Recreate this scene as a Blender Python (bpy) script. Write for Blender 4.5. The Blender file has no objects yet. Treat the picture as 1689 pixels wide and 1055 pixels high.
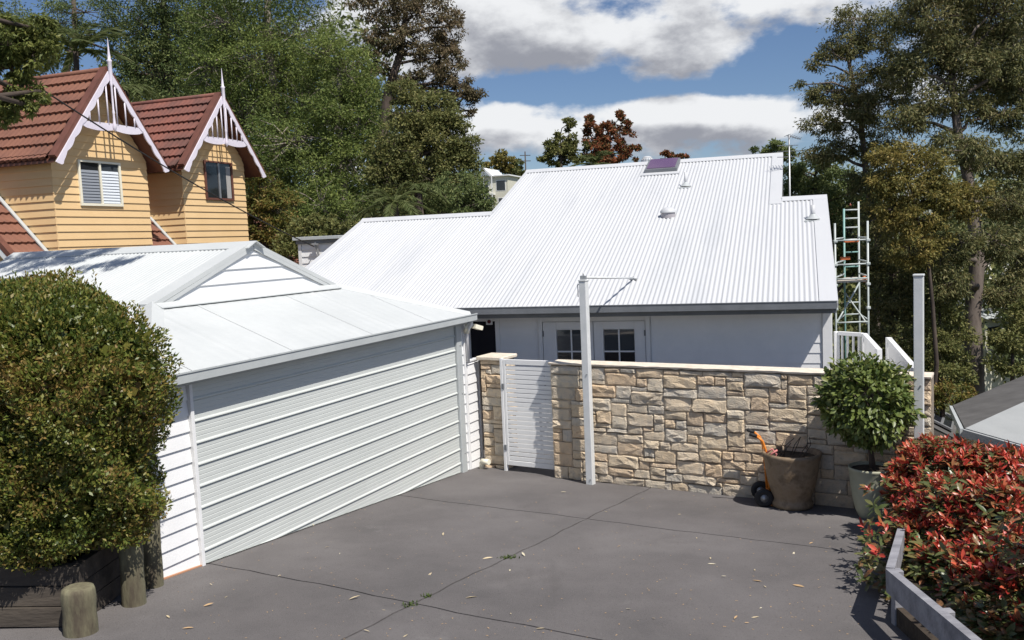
import bpy, bmesh, math, random
import numpy as np
from mathutils import Vector, Matrix
random.seed(7); RNG = np.random.default_rng(7)
S = bpy.context.scene; C = S.collection
PI = math.pi; rad = math.radians
# ------------------------------------------------------------------ camera
CZ = 3.8                                   # eye height above the gate's ground
FPX, CXP, CYP = 1472.0, 844.5, 527.5
_p, _r = rad(5.1765), rad(-2.492)
FW = np.array([0, math.cos(_p), -math.sin(_p)]); _u0 = np.array([0, math.sin(_p), math.cos(_p)]); _x0 = np.array([1.0, 0, 0])
RT = math.cos(_r)*_x0 + math.sin(_r)*_u0; UP = -math.sin(_r)*_x0 + math.cos(_r)*_u0
cd = bpy.data.cameras.new('camera'); cam = bpy.data.objects.new('camera', cd); C.objects.link(cam)
cd.sensor_width = 36; cd.lens = 36*FPX/1689; cd.clip_end = 3000; cd.clip_start = 0.1
M = Matrix.Identity(4)
for i in range(3):
    M[i][0] = RT[i]; M[i][1] = UP[i]; M[i][2] = -FW[i]
M[2][3] = CZ
cam.matrix_world = M; S.camera = cam
def at(px, py, d):                         # layout survey: a sight line at a given depth -> world point
    v = (FW + RT*(px-CXP)/FPX - UP*(py-CYP)/FPX)*d
    return np.array([v[0], v[1], v[2]+CZ])
# ------------------------------------------------------------------ sky, sun, exposure
SUN = Vector((0.40, -0.52, 1.0)).normalized()
el = math.asin(SUN.z); az = math.atan2(SUN.x, SUN.y)
W = bpy.data.worlds.new('World'); S.world = W; W.use_nodes = True
nt = W.node_tree; nt.nodes.clear()
def wn(t, **k):
    n = nt.nodes.new(t)
    for a, b in k.items(): setattr(n, a, b)
    return n
def wl(a, b): nt.links.new(a, b)
def wmath(op, a, b=None, c=None):
    n = wn('ShaderNodeMath', operation=op)
    for i, v in enumerate((a, b, c)):
        if v is None: continue
        if isinstance(v, (int, float)): n.inputs[i].default_value = v
        else: wl(v, n.inputs[i])
    return n.outputs[0]
sky = wn('ShaderNodeTexSky', sky_type='NISHITA'); sky.sun_disc = False
sky.sun_elevation = el; sky.sun_rotation = az; sky.air_density = 1.0; sky.dust_density = 0.25; sky.ozone_density = 3.0; sky.altitude = 50
tc = wn('ShaderNodeTexCoord')
def density(dz):
    add = wn('ShaderNodeVectorMath', operation='ADD'); wl(tc.outputs['Generated'], add.inputs[0]); add.inputs[1].default_value = (0.012 if dz else 0, 0, dz)
    mp = wn('ShaderNodeVectorMath', operation='MULTIPLY'); wl(add.outputs[0], mp.inputs[0]); mp.inputs[1].default_value = (7.0, 7.0, 13.0)
    nz = wn('ShaderNodeTexNoise'); nz.inputs['Scale'].default_value = 1.55; nz.inputs['Detail'].default_value = 8; nz.inputs['Roughness'].default_value = 0.56
    wl(mp.outputs[0], nz.inputs['Vector'])
    tot = wmath('ADD', wmath('MULTIPLY', nz.outputs['Fac'], 1.7), -0.19)
    for (px, py, sx, sz, amp) in BLOBS:
        v = FW + RT*(px-CXP)/FPX - UP*(py-CYP)/FPX; v = v/np.linalg.norm(v)
        s = wn('ShaderNodeVectorMath', operation='SUBTRACT'); wl(add.outputs[0], s.inputs[0]); s.inputs[1].default_value = tuple(v)
        m = wn('ShaderNodeVectorMath', operation='MULTIPLY'); wl(s.outputs[0], m.inputs[0]); m.inputs[1].default_value = (FPX/sx, FPX/sx, FPX/sz)
        d = wn('ShaderNodeVectorMath', operation='DOT_PRODUCT'); wl(m.outputs[0], d.inputs[0]); wl(m.outputs[0], d.inputs[1])
        e = wmath('POWER', 2.71828, wmath('MULTIPLY', d.outputs['Value'], -1.0))
        tot = wmath('ADD', tot, wmath('MULTIPLY', e, amp))
    return tot
BLOBS = [(985, 50, 350, 56, 0.58), (1140, 92, 150, 26, 0.24), (890, 205, 180, 32, 0.46), (1220, 182, 160, 32, 0.42), (1040, 225, 320, 24, 0.18),
         (860, 145, 170, 20, -0.42), (1310, 90, 100, 46, -0.5), (1110, 150, 190, 14, -0.30), (150, 80, 220, 70, -0.2)]
d0 = density(0.0); d1 = density(0.026)
mask = wn('ShaderNodeMapRange', interpolation_type='SMOOTHSTEP'); wl(d0, mask.inputs[0]); mask.inputs[1].default_value = 0.66; mask.inputs[2].default_value = 0.98
shade = wn('ShaderNodeMapRange', interpolation_type='SMOOTHSTEP'); wl(d1, shade.inputs[0]); shade.inputs[1].default_value = 0.72; shade.inputs[2].default_value = 1.30
ccol = wn('ShaderNodeMixRGB'); wl(shade.outputs[0], ccol.inputs[0]); ccol.inputs[1].default_value = (12.6, 12.8, 13.1, 1); ccol.inputs[2].default_value = (4.6, 4.8, 5.5, 1)
stint = wn('ShaderNodeMixRGB', blend_type='MULTIPLY'); stint.inputs[0].default_value = 1; wl(sky.outputs[0], stint.inputs[1]); stint.inputs[2].default_value = (0.98, 1.05, 1.22, 1)
cm = wn('ShaderNodeMixRGB'); wl(mask.outputs[0], cm.inputs[0]); wl(stint.outputs[0], cm.inputs[1]); wl(ccol.outputs[0], cm.inputs[2])
bg = wn('ShaderNodeBackground'); bg.inputs[1].default_value = 0.060; wl(cm.outputs[0], bg.inputs[0])
wo = wn('ShaderNodeOutputWorld'); wl(bg.outputs[0], wo.inputs[0])
W.cycles.sampling_method = 'MANUAL'; W.cycles.sample_map_resolution = 256
sd = bpy.data.lights.new('sun', 'SUN'); sd.energy = 5.0; sd.angle = rad(0.53); sd.color = (1.0, 0.95, 0.88)
so = bpy.data.objects.new('sun', sd); C.objects.link(so); so.rotation_euler = SUN.to_track_quat('Z', 'Y').to_euler(); so.location = (10, -10, 30)
S.view_settings.view_transform = 'Standard'; S.view_settings.look = 'None'; S.view_settings.exposure = 0.2; S.view_settings.gamma = 1.0
S.view_settings.use_curve_mapping = False
S.render.engine = 'CYCLES'
S.cycles.max_bounces = 6; S.cycles.transparent_max_bounces = 4; S.cycles.diffuse_bounces = 3

# ------------------------------------------------------------------ materials
def mat(name, col, rough=0.6, col2=None, scale=6.0, bump=0.0, bscale=40.0, spec=0.4, metal=0.0, detail=5, stretch=None, contrast=(0.35, 0.65), third=None, objrand=None):
    m = bpy.data.materials.new(name); m.use_nodes = True; t = m.node_tree; N = t.nodes; L = t.links
    b = N['Principled BSDF']; b.inputs['Roughness'].default_value = rough; b.inputs['Metallic'].default_value = metal
    b.inputs['Specular IOR Level'].default_value = spec
    c4 = lambda c: (c[0], c[1], c[2], 1)
    b.inputs['Base Color'].default_value = c4(col)
    tcn = N.new('ShaderNodeTexCoord'); vec = tcn.outputs['Object']
    if stretch:
        mp = N.new('ShaderNodeMapping'); mp.inputs['Scale'].default_value = stretch; L.new(vec, mp.inputs[0]); vec = mp.outputs[0]
    out = None
    if col2 is not None:
        nz = N.new('ShaderNodeTexNoise'); nz.inputs['Scale'].default_value = scale; nz.inputs['Detail'].default_value = detail; nz.inputs['Roughness'].default_value = 0.65
        L.new(vec, nz.inputs['Vector'])
        r = N.new('ShaderNodeValToRGB'); e = r.color_ramp.elements
        e[0].position, e[1].position = contrast; e[0].color = c4(col); e[1].color = c4(col2)
        if third is not None:
            x = e.new(0.5*(contrast[0]+contrast[1])); x.color = c4(third)
        L.new(nz.outputs['Fac'], r.inputs[0]); out = r.outputs[0]
    if objrand:                               # list of colours picked per object
        oi = N.new('ShaderNodeObjectInfo'); r2 = N.new('ShaderNodeValToRGB'); r2.color_ramp.interpolation = 'CONSTANT'
        el_ = r2.color_ramp.elements
        n = len(objrand); el_[0].color = c4(objrand[0]); el_[1].position = 1/n; el_[1].color = c4(objrand[1])
        for i in range(2, n): q = el_.new(i/n); q.color = c4(objrand[i])
        L.new(oi.outputs['Random'], r2.inputs[0])
        if out is not None:
            mx = N.new('ShaderNodeMixRGB'); mx.blend_type = 'MIX'; mx.inputs[0].default_value = 0.52; L.new(r2.outputs[0], mx.inputs[1]); L.new(out, mx.inputs[2]); out = mx.outputs[0]
        else: out = r2.outputs[0]
    if out is not None: L.new(out, b.inputs['Base Color'])
    if bump:
        n2 = N.new('ShaderNodeTexNoise'); n2.inputs['Scale'].default_value = bscale; n2.inputs['Detail'].default_value = 6; L.new(vec, n2.inputs['Vector'])
        bp = N.new('ShaderNodeBump'); bp.inputs['Strength'].default_value = bump; bp.inputs['Distance'].default_value = 0.02
        L.new(n2.outputs['Fac'], bp.inputs['Height']); L.new(bp.outputs[0], b.inputs['Normal'])
    return m
def leafmat(name, cols, rough=0.45, trans=0.25, clump=None, spec=0.4):
    m = bpy.data.materials.new(name); m.use_nodes = True; t = m.node_tree; N = t.nodes; L = t.links
    b = N['Principled BSDF']; b.inputs['Roughness'].default_value = rough; b.inputs['Specular IOR Level'].default_value = spec
    g = N.new('ShaderNodeNewGeometry'); r = N.new('ShaderNodeValToRGB'); e = r.color_ramp.elements
    n = len(cols); e[0].color = (*cols[0], 1); e[1].color = (*cols[-1], 1)
    for i in range(1, n-1): x = e.new(i/(n-1)); x.color = (*cols[i], 1)
    val = g.outputs['Random Per Island']
    if clump:                                 # branch-to-branch colour differences
        tcn = N.new('ShaderNodeTexCoord'); nz = N.new('ShaderNodeTexNoise'); nz.inputs['Scale'].default_value = clump; nz.inputs['Detail'].default_value = 2
        L.new(tcn.outputs['Object'], nz.inputs['Vector'])
        mr = N.new('ShaderNodeMapRange'); L.new(nz.outputs['Fac'], mr.inputs[0]); mr.inputs[1].default_value = 0.3; mr.inputs[2].default_value = 0.7; mr.inputs[3].default_value = -0.3; mr.inputs[4].default_value = 0.3
        ad = N.new('ShaderNodeMath'); ad.operation = 'ADD'; ad.use_clamp = True; L.new(val, ad.inputs[0]); L.new(mr.outputs[0], ad.inputs[1]); val = ad.outputs[0]
    L.new(val, r.inputs[0]); L.new(r.outputs[0], b.inputs['Base Color'])
    tr = N.new('ShaderNodeBsdfTranslucent'); L.new(r.outputs[0], tr.inputs[0])
    mx = N.new('ShaderNodeMixShader'); mx.inputs[0].default_value = trans; L.new(b.outputs[0], mx.inputs[1]); L.new(tr.outputs[0], mx.inputs[2])
    L.new(mx.outputs[0], N['Material Output'].inputs[0])
    return m
def glassmat(name, col, rough=0.05):
    m = mat(name, col, rough, spec=0.8); return m
WHITE = mat('white_paint', (0.78, 0.78, 0.78), 0.5, (0.72, 0.725, 0.73), 1.6, 0.05, 60)
WBOARD = mat('white_board', (0.80, 0.80, 0.80), 0.5, (0.74, 0.745, 0.75), 2.0, 0.06, 50)
POSTW = mat('post_paint', (0.66, 0.67, 0.67), 0.45, (0.58, 0.60, 0.60), 5, 0.05, 50)
HROOF = mat('white_metal_roof', (0.515, 0.525, 0.54), 0.5, (0.43, 0.445, 0.462), 1.1, 0.03, 30, third=(0.50, 0.51, 0.525), contrast=(0.28, 0.78), stretch=(1.6, 0.22, 0.22), detail=8)
GROOF = mat('pale_metal_roof', (0.53, 0.548, 0.545), 0.5, (0.465, 0.485, 0.484), 1.1, 0.03, 30, contrast=(0.3, 0.75))
FLASH = mat('grey_flashing', (0.45, 0.475, 0.475), 0.5, (0.40, 0.425, 0.43), 2.0)
GDOOR = mat('door_steel', (0.56, 0.585, 0.565), 0.5, (0.525, 0.55, 0.53), 0.6, 0.0, 60)
GUTTER = mat('gutter_grey', (0.42, 0.44, 0.45), 0.4, (0.36, 0.38, 0.39), 3)
DGREY = mat('dark_grey_trim', (0.17, 0.18, 0.195), 0.45, (0.14, 0.15, 0.16), 3)
DARK = mat('interior_shade', (0.012, 0.011, 0.016), 0.9)
YELLOW = mat('yellow_board', (0.74, 0.52, 0.275), 0.7, (0.66, 0.45, 0.225), 1.3, 0.05, 60, objrand=[(0.74, 0.52, 0.275), (0.72, 0.50, 0.26), (0.70, 0.48, 0.245)])
LILAC = mat('lilac_trim', (0.73, 0.68, 0.75), 0.5, (0.66, 0.61, 0.69), 3)
BROWNT = mat('brown_trim', (0.16, 0.065, 0.045), 0.5, (0.12, 0.05, 0.035), 4)
TILE = mat('red_brown_tile', (0.235, 0.105, 0.066), 0.75, (0.145, 0.068, 0.048), 1.6, 0.35, 60, third=(0.20, 0.088, 0.058), contrast=(0.3, 0.72))
TILE2 = mat('weathered_tile', (0.22, 0.085, 0.062), 0.75, (0.085, 0.05, 0.042), 1.1, 0.35, 50, third=(0.16, 0.07, 0.055), contrast=(0.36, 0.66))
GLASS = glassmat('window_glass', (0.05, 0.06, 0.07)); GLASSD = glassmat('dark_glass', (0.018, 0.02, 0.024))
BLIND = mat('white_blind', (0.66, 0.70, 0.74), 0.6); BLINDG = mat('grey_blind', (0.23, 0.25, 0.28), 0.6)
CREAM = mat('cream_frame', (0.78, 0.74, 0.60), 0.5); CURTAIN = mat('curtain', (0.36, 0.35, 0.33), 0.8)
ASPH = mat('driveway_surface', (0.150, 0.140, 0.139), 0.85, (0.100, 0.094, 0.094), 0.75, 0.5, 130, spec=0.25, third=(0.126, 0.117, 0.116), contrast=(0.32, 0.70), detail=9)
def grit(m):
    t = m.node_tree; N = t.nodes; L = t.links; b = N['Principled BSDF']; src = b.inputs['Base Color'].links[0].from_socket; tcn = N.new('ShaderNodeTexCoord')
    def nz(scale, det, lo, hi, rough=0.6, stretch=None):
        v = tcn.outputs['Object']
        if stretch: mp = N.new('ShaderNodeMapping'); mp.inputs['Scale'].default_value = stretch; mp.inputs['Rotation'].default_value = (0, 0, 0.45); L.new(v, mp.inputs[0]); v = mp.outputs[0]
        n = N.new('ShaderNodeTexNoise'); n.inputs['Scale'].default_value = scale; n.inputs['Detail'].default_value = det; n.inputs['Roughness'].default_value = rough; L.new(v, n.inputs['Vector'])
        r = N.new('ShaderNodeMapRange'); r.interpolation_type = 'SMOOTHSTEP'; r.inputs[1].default_value = lo; r.inputs[2].default_value = hi; L.new(n.outputs['Fac'], r.inputs[0]); return r.outputs[0]
    def mix(fac, col, k):
        nonlocal src
        mm = N.new('ShaderNodeMath'); mm.operation = 'MULTIPLY'; mm.inputs[1].default_value = k; L.new(fac, mm.inputs[0])
        x = N.new('ShaderNodeMixRGB'); L.new(mm.outputs[0], x.inputs[0]); L.new(src, x.inputs[1]); x.inputs[2].default_value = (*col, 1); src = x.outputs[0]
    mix(nz(0.28, 4, 0.45, 0.72), (0.205, 0.192, 0.188), 0.62)
    mix(nz(0.9, 6, 0.60, 0.80, 0.7), (0.27, 0.258, 0.25), 0.45)
    mix(nz(1.3, 5, 0.60, 0.78, 0.7, (1, 0.25, 1)), (0.07, 0.064, 0.063), 0.3)
    mix(nz(0.55, 5, 0.55, 0.75, 0.65), (0.085, 0.078, 0.076), 0.5)
    mix(nz(60, 3, 0.56, 0.70), (0.06, 0.055, 0.053), 0.55)
    mix(nz(140, 2, 0.66, 0.76), (0.42, 0.40, 0.37), 0.5)
    L.new(src, b.inputs['Base Color'])
grit(ASPH)
JOINT = mat('joint_dirt', (0.03, 0.026, 0.022), 0.95, (0.05, 0.042, 0.032), 8)
SOIL = mat('soil', (0.06, 0.045, 0.032), 0.95, (0.03, 0.022, 0.016), 6, 0.6, 20)
EARTH = mat('hillside', (0.07, 0.075, 0.03), 0.95, (0.13, 0.10, 0.055), 0.12, 0.5, 2, third=(0.05, 0.06, 0.025))
STONE = mat('sandstone', (0.700, 0.542, 0.351), 0.88, (0.310, 0.286, 0.242), 8.5, 1.0, 60, third=(0.600, 0.507, 0.365), contrast=(0.34, 0.66),
            objrand=[(0.694, 0.530, 0.355), (0.582, 0.486, 0.383), (0.773, 0.628, 0.468), (0.493, 0.475, 0.441), (0.706, 0.486, 0.303), (0.515, 0.441, 0.361), (0.728, 0.585, 0.420), (0.605, 0.430, 0.287), (0.672, 0.596, 0.488), (0.560, 0.524, 0.477), (0.739, 0.541, 0.351)], detail=7)
MORTAR = mat('mortar', (0.30, 0.25, 0.19), 0.95, (0.17, 0.14, 0.11), 12, 0.5, 30)
CAPM = mat('wall_cap', (0.74, 0.66, 0.55), 0.8, (0.60, 0.52, 0.42), 7, 0.3, 30)
URN = mat('brown_glaze', (0.20, 0.14, 0.085), 0.6, (0.13, 0.09, 0.055), 4, 0.2, 18, third=(0.24, 0.18, 0.12))
POT = mat('grey_green_pot', (0.42, 0.42, 0.31), 0.6, (0.35, 0.35, 0.26), 3, 0.08, 30)
ORANGE = mat('orange_paint', (0.75, 0.24, 0.03), 0.4, (0.62, 0.20, 0.03), 9); PINK = mat('pink_strap', (0.55, 0.20, 0.19), 0.7)
RUBBER = mat('rubber', (0.02, 0.02, 0.021), 0.7); STEEL = mat('steel', (0.45, 0.46, 0.47), 0.4, (0.36, 0.37, 0.38), 6, metal=0.6)
SCAF = mat('scaffold_steel', (0.50, 0.53, 0.52), 0.4, (0.38, 0.43, 0.42), 4); SCAFG = mat('scaffold_green', (0.20, 0.36, 0.33), 0.45)
RUST = mat('orange_coupler', (0.55, 0.15, 0.05), 0.6); PLANK = mat('plank', (0.50, 0.46, 0.40), 0.8, (0.38, 0.34, 0.29), 5)
LOG = mat('log_timber', (0.21, 0.20, 0.125), 0.9, (0.075, 0.06, 0.042), 5, 0.6, 24, stretch=(1, 1, 0.25), third=(0.15, 0.135, 0.085))
SLEEPER = mat('old_sleeper', (0.085, 0.07, 0.055), 0.9, (0.04, 0.033, 0.028), 5, 0.6, 24, stretch=(0.25, 1, 1))
RAILM = mat('grey_rail', (0.30, 0.30, 0.325), 0.8, (0.17, 0.17, 0.19), 6, 0.3, 40, stretch=(0.3, 1, 1))
BARK = mat('bark', (0.10, 0.075, 0.06), 0.9, (0.045, 0.034, 0.028), 3, 0.6, 14, stretch=(1, 1, 0.3)); PALEBARK = mat('pale_bark', (0.34, 0.30, 0.255), 0.85, (0.20, 0.165, 0.135), 2.5, 0.4, 12, stretch=(1, 1, 0.3))
CABLE = mat('cable', (0.015, 0.013, 0.012), 0.6); NROOF = mat('grey_neighbour_roof', (0.30, 0.31, 0.31), 0.85, (0.275, 0.285, 0.285), 1.5, 0.1, 30); NROOFD = mat('dark_tile_and_slope_shade', (0.12, 0.115, 0.11), 0.7, (0.08, 0.076, 0.072), 2)  # dark tile colour, also paints the shade on the neighbour's rear slope
SOLAR = mat('solar_glass', (0.012, 0.014, 0.022), 0.25); REDROOF = mat('red_roof', (0.33, 0.10, 0.07), 0.7); PALEW = mat('pale_wall', (0.62, 0.60, 0.50), 0.7); SKYL = mat('skylight_glass', (0.13, 0.07, 0.14), 0.06, spec=1.0)
LITTER = mat('dry_leaf', (0.50, 0.40, 0.26), 0.8, objrand=[(0.52, 0.43, 0.28), (0.42, 0.28, 0.15), (0.58, 0.52, 0.38)])

# ------------------------------------------------------------------ mesh helpers
class MB:
    def __init__(s): s.v = []; s.f = []; s.sm = []
    def add(s, vs, fs, smooth=False):
        o = len(s.v); s.v += [tuple(float(c) for c in p) for p in vs]; s.f += [tuple(i+o for i in f) for f in fs]; s.sm += [smooth]*len(fs)
    def box(s, x0, x1, y0, y1, z0, z1, bev=0.0):
        if bev <= 0:
            s.hexa([(x0,y0,z0),(x1,y0,z0),(x1,y1,z0),(x0,y1,z0),(x0,y0,z1),(x1,y0,z1),(x1,y1,z1),(x0,y1,z1)]); return s
        bm = bmesh.new(); bmesh.ops.create_cube(bm, size=1)
        for v in bm.verts: v.co = ((x0+x1)/2+v.co.x*(x1-x0), (y0+y1)/2+v.co.y*(y1-y0), (z0+z1)/2+v.co.z*(z1-z0))
        bmesh.ops.bevel(bm, geom=bm.edges[:], offset=bev, segments=1, affect='EDGES')
        bm.verts.index_update(); s.add([v.co for v in bm.verts], [[v.index for v in f.verts] for f in bm.faces]); bm.free(); return s
    def hexa(s, p):
        s.add(p, [(0,3,2,1),(4,5,6,7),(0,1,5,4),(1,2,6,5),(2,3,7,6),(3,0,4,7)]); return s
    def bar(s, a, b, w, h, up=(0,0,1)):
        a = Vector(a); b = Vector(b); d = (b-a).normalized(); u = Vector(up); r = d.cross(u)
        if r.length < 1e-4: r = d.cross(Vector((1,0,0)))
        r.normalize(); u = r.cross(d)
        P = []
        for q in (a, b): P += [q-r*w/2-u*h/2, q+r*w/2-u*h/2, q+r*w/2+u*h/2, q-r*w/2+u*h/2]
        s.add(P, [(0,1,2,3),(7,6,5,4),(0,4,5,1),(1,5,6,2),(2,6,7,3),(3,7,4,0)]); return s
    def tube(s, pts, rr, n=8, cap=True):
        pts = [Vector(p) for p in pts]
        if isinstance(rr, (int, float)): rr = [rr]*len(pts)
        o = len(s.v); prev = None
        for i, p in enumerate(pts):
            d = (pts[min(i+1, len(pts)-1)]-pts[max(i-1, 0)]).normalized()
            ref = prev if prev is not None else (Vector((1,0,0)) if abs(d.x) < 0.8 else Vector((0,1,0)))
            r = (ref-d*ref.dot(d)).normalized(); prev = r; t = d.cross(r)
            for k in range(n):
                a = 2*PI*k/n; s.v.append(tuple(p+(r*math.cos(a)+t*math.sin(a))*rr[i]))
        for i in range(len(pts)-1):
            for k in range(n):
                k2 = (k+1) % n; s.f.append((o+i*n+k, o+i*n+k2, o+(i+1)*n+k2, o+(i+1)*n+k)); s.sm.append(True)
        if cap:
            s.f.append(tuple(o+k for k in range(n))[::-1]); s.sm.append(False)
            s.f.append(tuple(o+(len(pts)-1)*n+k for k in range(n))); s.sm.append(False)
        return s
    def lathe(s, prof, n=20, c=(0,0,0), sq=0.0):
        o = len(s.v)
        for (r, z) in prof:
            for k in range(n):
                a = 2*PI*k/n; rr = r*(1+sq*(abs(math.cos(2*a))**2)*-1+0.0)
                s.v.append((c[0]+rr*math.cos(a), c[1]+rr*math.sin(a), c[2]+z))
        for i in range(len(prof)-1):
            for k in range(n):
                k2 = (k+1) % n; s.f.append((o+i*n+k, o+i*n+k2, o+(i+1)*n+k2, o+(i+1)*n+k)); s.sm.append(True)
        return s
    def slab(s, poly, thick):                 # poly: top outline points (3d), extruded down
        n = len(poly); lo = [(p[0], p[1], p[2]-thick) for p in poly]
        s.add(list(poly)+lo, [tuple(range(n)), tuple(range(2*n-1, n-1, -1))]+[(i, i+n, (i+1) % n+n, (i+1) % n) for i in range(n)]); return s
    def mesh(s, name):
        me = bpy.data.meshes.new(name); me.from_pydata(s.v, [], s.f); me.validate()
        if len(me.polygons) == len(s.sm): me.polygons.foreach_set('use_smooth', s.sm)
        me.update(); return me
def obj(name, mb, m, parent=None, kind=None, label=None):
    me = mb.mesh(name) if isinstance(mb, MB) else mb
    if m is not None and not me.materials: me.materials.append(m)
    o = bpy.data.objects.new(name, me); C.objects.link(o)
    if parent is not None: o.parent = parent
    if kind: o['kind'] = kind
    if label: o['label'] = label
    return o
def tag(o, label, cat, group=None):
    o['label'] = label; o['category'] = cat
    if group: o['group'] = group
    return o
def thing(name, label, cat, loc=(0,0,0), rotz=0.0, group=None):
    o = bpy.data.objects.new(name, None); C.objects.link(o); o.location = tuple(float(c) for c in loc); o.rotation_euler = (0,0,rotz); o.empty_display_size = 0.2
    return tag(o, label, cat, group)
def copy_tree(o, parent=None):
    c = o.copy(); C.objects.link(c); c.parent = parent
    for ch in list(o.children): copy_tree(ch, c)
    return c
def quads(name, V):                           # V: (n,4,3) loose quads
    n = len(V); me = bpy.data.meshes.new(name); me.vertices.add(4*n); me.vertices.foreach_set('co', np.ascontiguousarray(V, dtype=np.float32).ravel())
    me.loops.add(4*n); me.loops.foreach_set('vertex_index', np.arange(4*n, dtype=np.int32))
    me.polygons.add(n); me.polygons.foreach_set('loop_start', np.arange(0, 4*n, 4, dtype=np.int32))
    try: me.polygons.foreach_set('loop_total', np.full(n, 4, dtype=np.int32))
    except Exception: pass
    me.update(calc_edges=True); return me
def unit(a): return a/np.maximum(np.linalg.norm(a, axis=-1, keepdims=True), 1e-9)
def leafquads(P, A, length, width, fold=0.25, Nn=None):
    n = len(P); A = unit(A); R = RNG.normal(size=(n, 3)) if Nn is None else Nn
    T = unit(np.cross(A, R)); Nn = np.cross(T, A)
    Ls = (length*RNG.uniform(0.7, 1.25, n))[:, None]; Ws = Ls*(width/length)
    m = P+A*Ls*0.45
    return np.stack([P, m+T*Ws*0.5+Nn*Ws*fold, P+A*Ls, m-T*Ws*0.5+Nn*Ws*fold], axis=1)

# ------------------------------------------------------------------ ground
GS = (-3.41, 9.34)
def gz(x, y):
    s = (x-GS[0])*0.43+(y-GS[1])*0.903
    return 0.46-0.083*max(min(s, 7.5), -14)
def sst(a, b, x):
    t = min(max((x-a)/(b-a), 0), 1); return t*t*(3-2*t)
def terrain(x, y):
    z = gz(x, y)-0.25
    z -= 2.6*sst(5.2, 11, x)*sst(-2, 8, y)
    z -= 4.5*sst(17, 42, y)*sst(-8, 8, x)
    z -= 6.0*sst(30, 60, y)*sst(0, 30, x)
    z += 12.0*sst(70, 165, y)*(1-0.35*sst(-10, 60, x)) + 2.0*sst(-6, -40, x)*sst(10, 40, y)
    z += 10*sst(170, 420, y)
    d = math.hypot(x, y); k = sst(15, 60, d)
    return z+k*(0.7*math.sin(x*0.09+1)*math.cos(y*0.07)+0.3*math.sin(x*0.31)*math.sin(y*0.27))
xs = [s*(0.0+abs(i)/34)**2.2*380*1.0 for i in range(-34, 35) for s in [(-1 if i < 0 else 1)]]
ys = [-40+ (j/80)**2.0*900 for j in range(81)]
m = MB(); vs = [(x, y, terrain(x, y)) for y in ys for x in xs]; nx = len(xs)
m.add(vs, [(j*nx+i, j*nx+i+1, (j+1)*nx+i+1, (j+1)*nx+i) for j in range(len(ys)-1) for i in range(nx-1)], True)
o = obj('terrain', m, EARTH); o['kind'] = 'structure'

# driveway: base with dirt in the joints, slabs on top
def dz(x, y, h=0.0): return gz(x, y)+h
drive = MB(); 
def grid_patch(mb, x0, x1, y0, y1, h, st=0.5):
    nx_ = max(2, int((x1-x0)/st)); ny_ = max(2, int((y1-y0)/st)); o_ = []
    for j in range(ny_+1):
        for i in range(nx_+1):
            x = x0+(x1-x0)*i/nx_; y = y0+(y1-y0)*j/ny_; o_.append((x, y, dz(x, y, h)))
    mb.add(o_, [(j*(nx_+1)+i, j*(nx_+1)+i+1, (j+1)*(nx_+1)+i+1, (j+1)*(nx_+1)+i) for j in range(ny_) for i in range(nx_)], True)
grid_patch(drive, -8, 8, -6, 17.5, -0.03)
drv = obj('driveway', drive, JOINT); drv['kind'] = 'structure'
# joints measured on the ground: a long joint and cross joints
JD = np.array([0.503, 0.864]); JX = np.array([0.864, -0.503]); JO = np.array([-1.02, 8.02])
crossj = [-14, -6.2, 0.0, 3.72, 10.2]; longj = [-9.5, 0.0, 9.5]
def wob(a, k): return 0.011*math.sin(a*2.1+k)+0.008*math.sin(a*5.7+2*k)+0.006*math.sin(a*13+k)
for a in range(len(longj)-1):
    for b in range(len(crossj)-1):
        g = 0.011
        u0, u1, v0, v1 = longj[a], longj[a+1], crossj[b], crossj[b+1]
        n = 40; ring = []
        cor = lambda u, v, ku, kv: JO+JX*(u+wob(v, 3*ku)*1.0)+JD*(v+wob(u, 5*kv)*1.2)
        for i in range(n): t = i/n; ring.append(cor(u0+g+(u1-u0-2*g)*t, v0+g, 0, b))
        for i in range(n): t = i/n; ring.append(cor(u1-g, v0+g+(v1-v0-2*g)*t, a+1, 0))
        for i in range(n): t = i/n; ring.append(cor(u1-g-(u1-u0-2*g)*t, v1-g, 0, b+1))
        for i in range(n): t = i/n; ring.append(cor(u0+g, v1-g-(v1-v0-2*g)*t, a, 0))
        mb = MB(); P = [(p[0], p[1], dz(p[0], p[1])) for p in ring]; cc = np.mean(P, axis=0)
        mb.add(P+[(p[0], p[1], p[2]-0.028) for p in P]+[(cc[0], cc[1], dz(cc[0], cc[1]))], [(i, (i+1) % (4*n), 8*n) for i in range(4*n)]+[(i, i+4*n, (i+1) % (4*n)+4*n, (i+1) % (4*n)) for i in range(4*n)])
        obj('concrete_slab', mb, ASPH, drv)

# ------------------------------------------------------------------ frames of the buildings
gA = rad(25.455); hA = rad(17.843); yA = rad(20.0); wA = rad(-30.54)
GO = at(338, 931, 9.6); HO = at(980, 540, 16.0); YO = at(170, 313, 19.5)
ROTG, ROTH, ROTY, ROTW = PI/2-gA, -hA, PI/2-yA, wA
def boards(parent, m, spans, z0, z1, step, y=0.0, proud=0.022, name='weatherboard', rot=None):
    """lapped boards; spans(z) -> list of (x0,x1) at a height; each course its own mesh"""
    z = z0
    while z < z1-0.01:
        t = min(z+step, z1)
        for (a0, a1), (b0, b1) in zip(spans(z+1e-4), spans(t-1e-4)):
            if a1-a0 < 0.02: continue
            mb = MB(); mb.hexa([(a0, y-proud, z), (a1, y-proud, z), (a1, y, z), (a0, y, z), (b0, y-0.005, t+0.008), (b1, y-0.005, t+0.008), (b1, y, t+0.008), (b0, y, t+0.008)])
            o = obj(name, mb, m, parent)
            if rot: o.location = rot[0]; o.rotation_euler = (0, 0, rot[1])
        z = t
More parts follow.
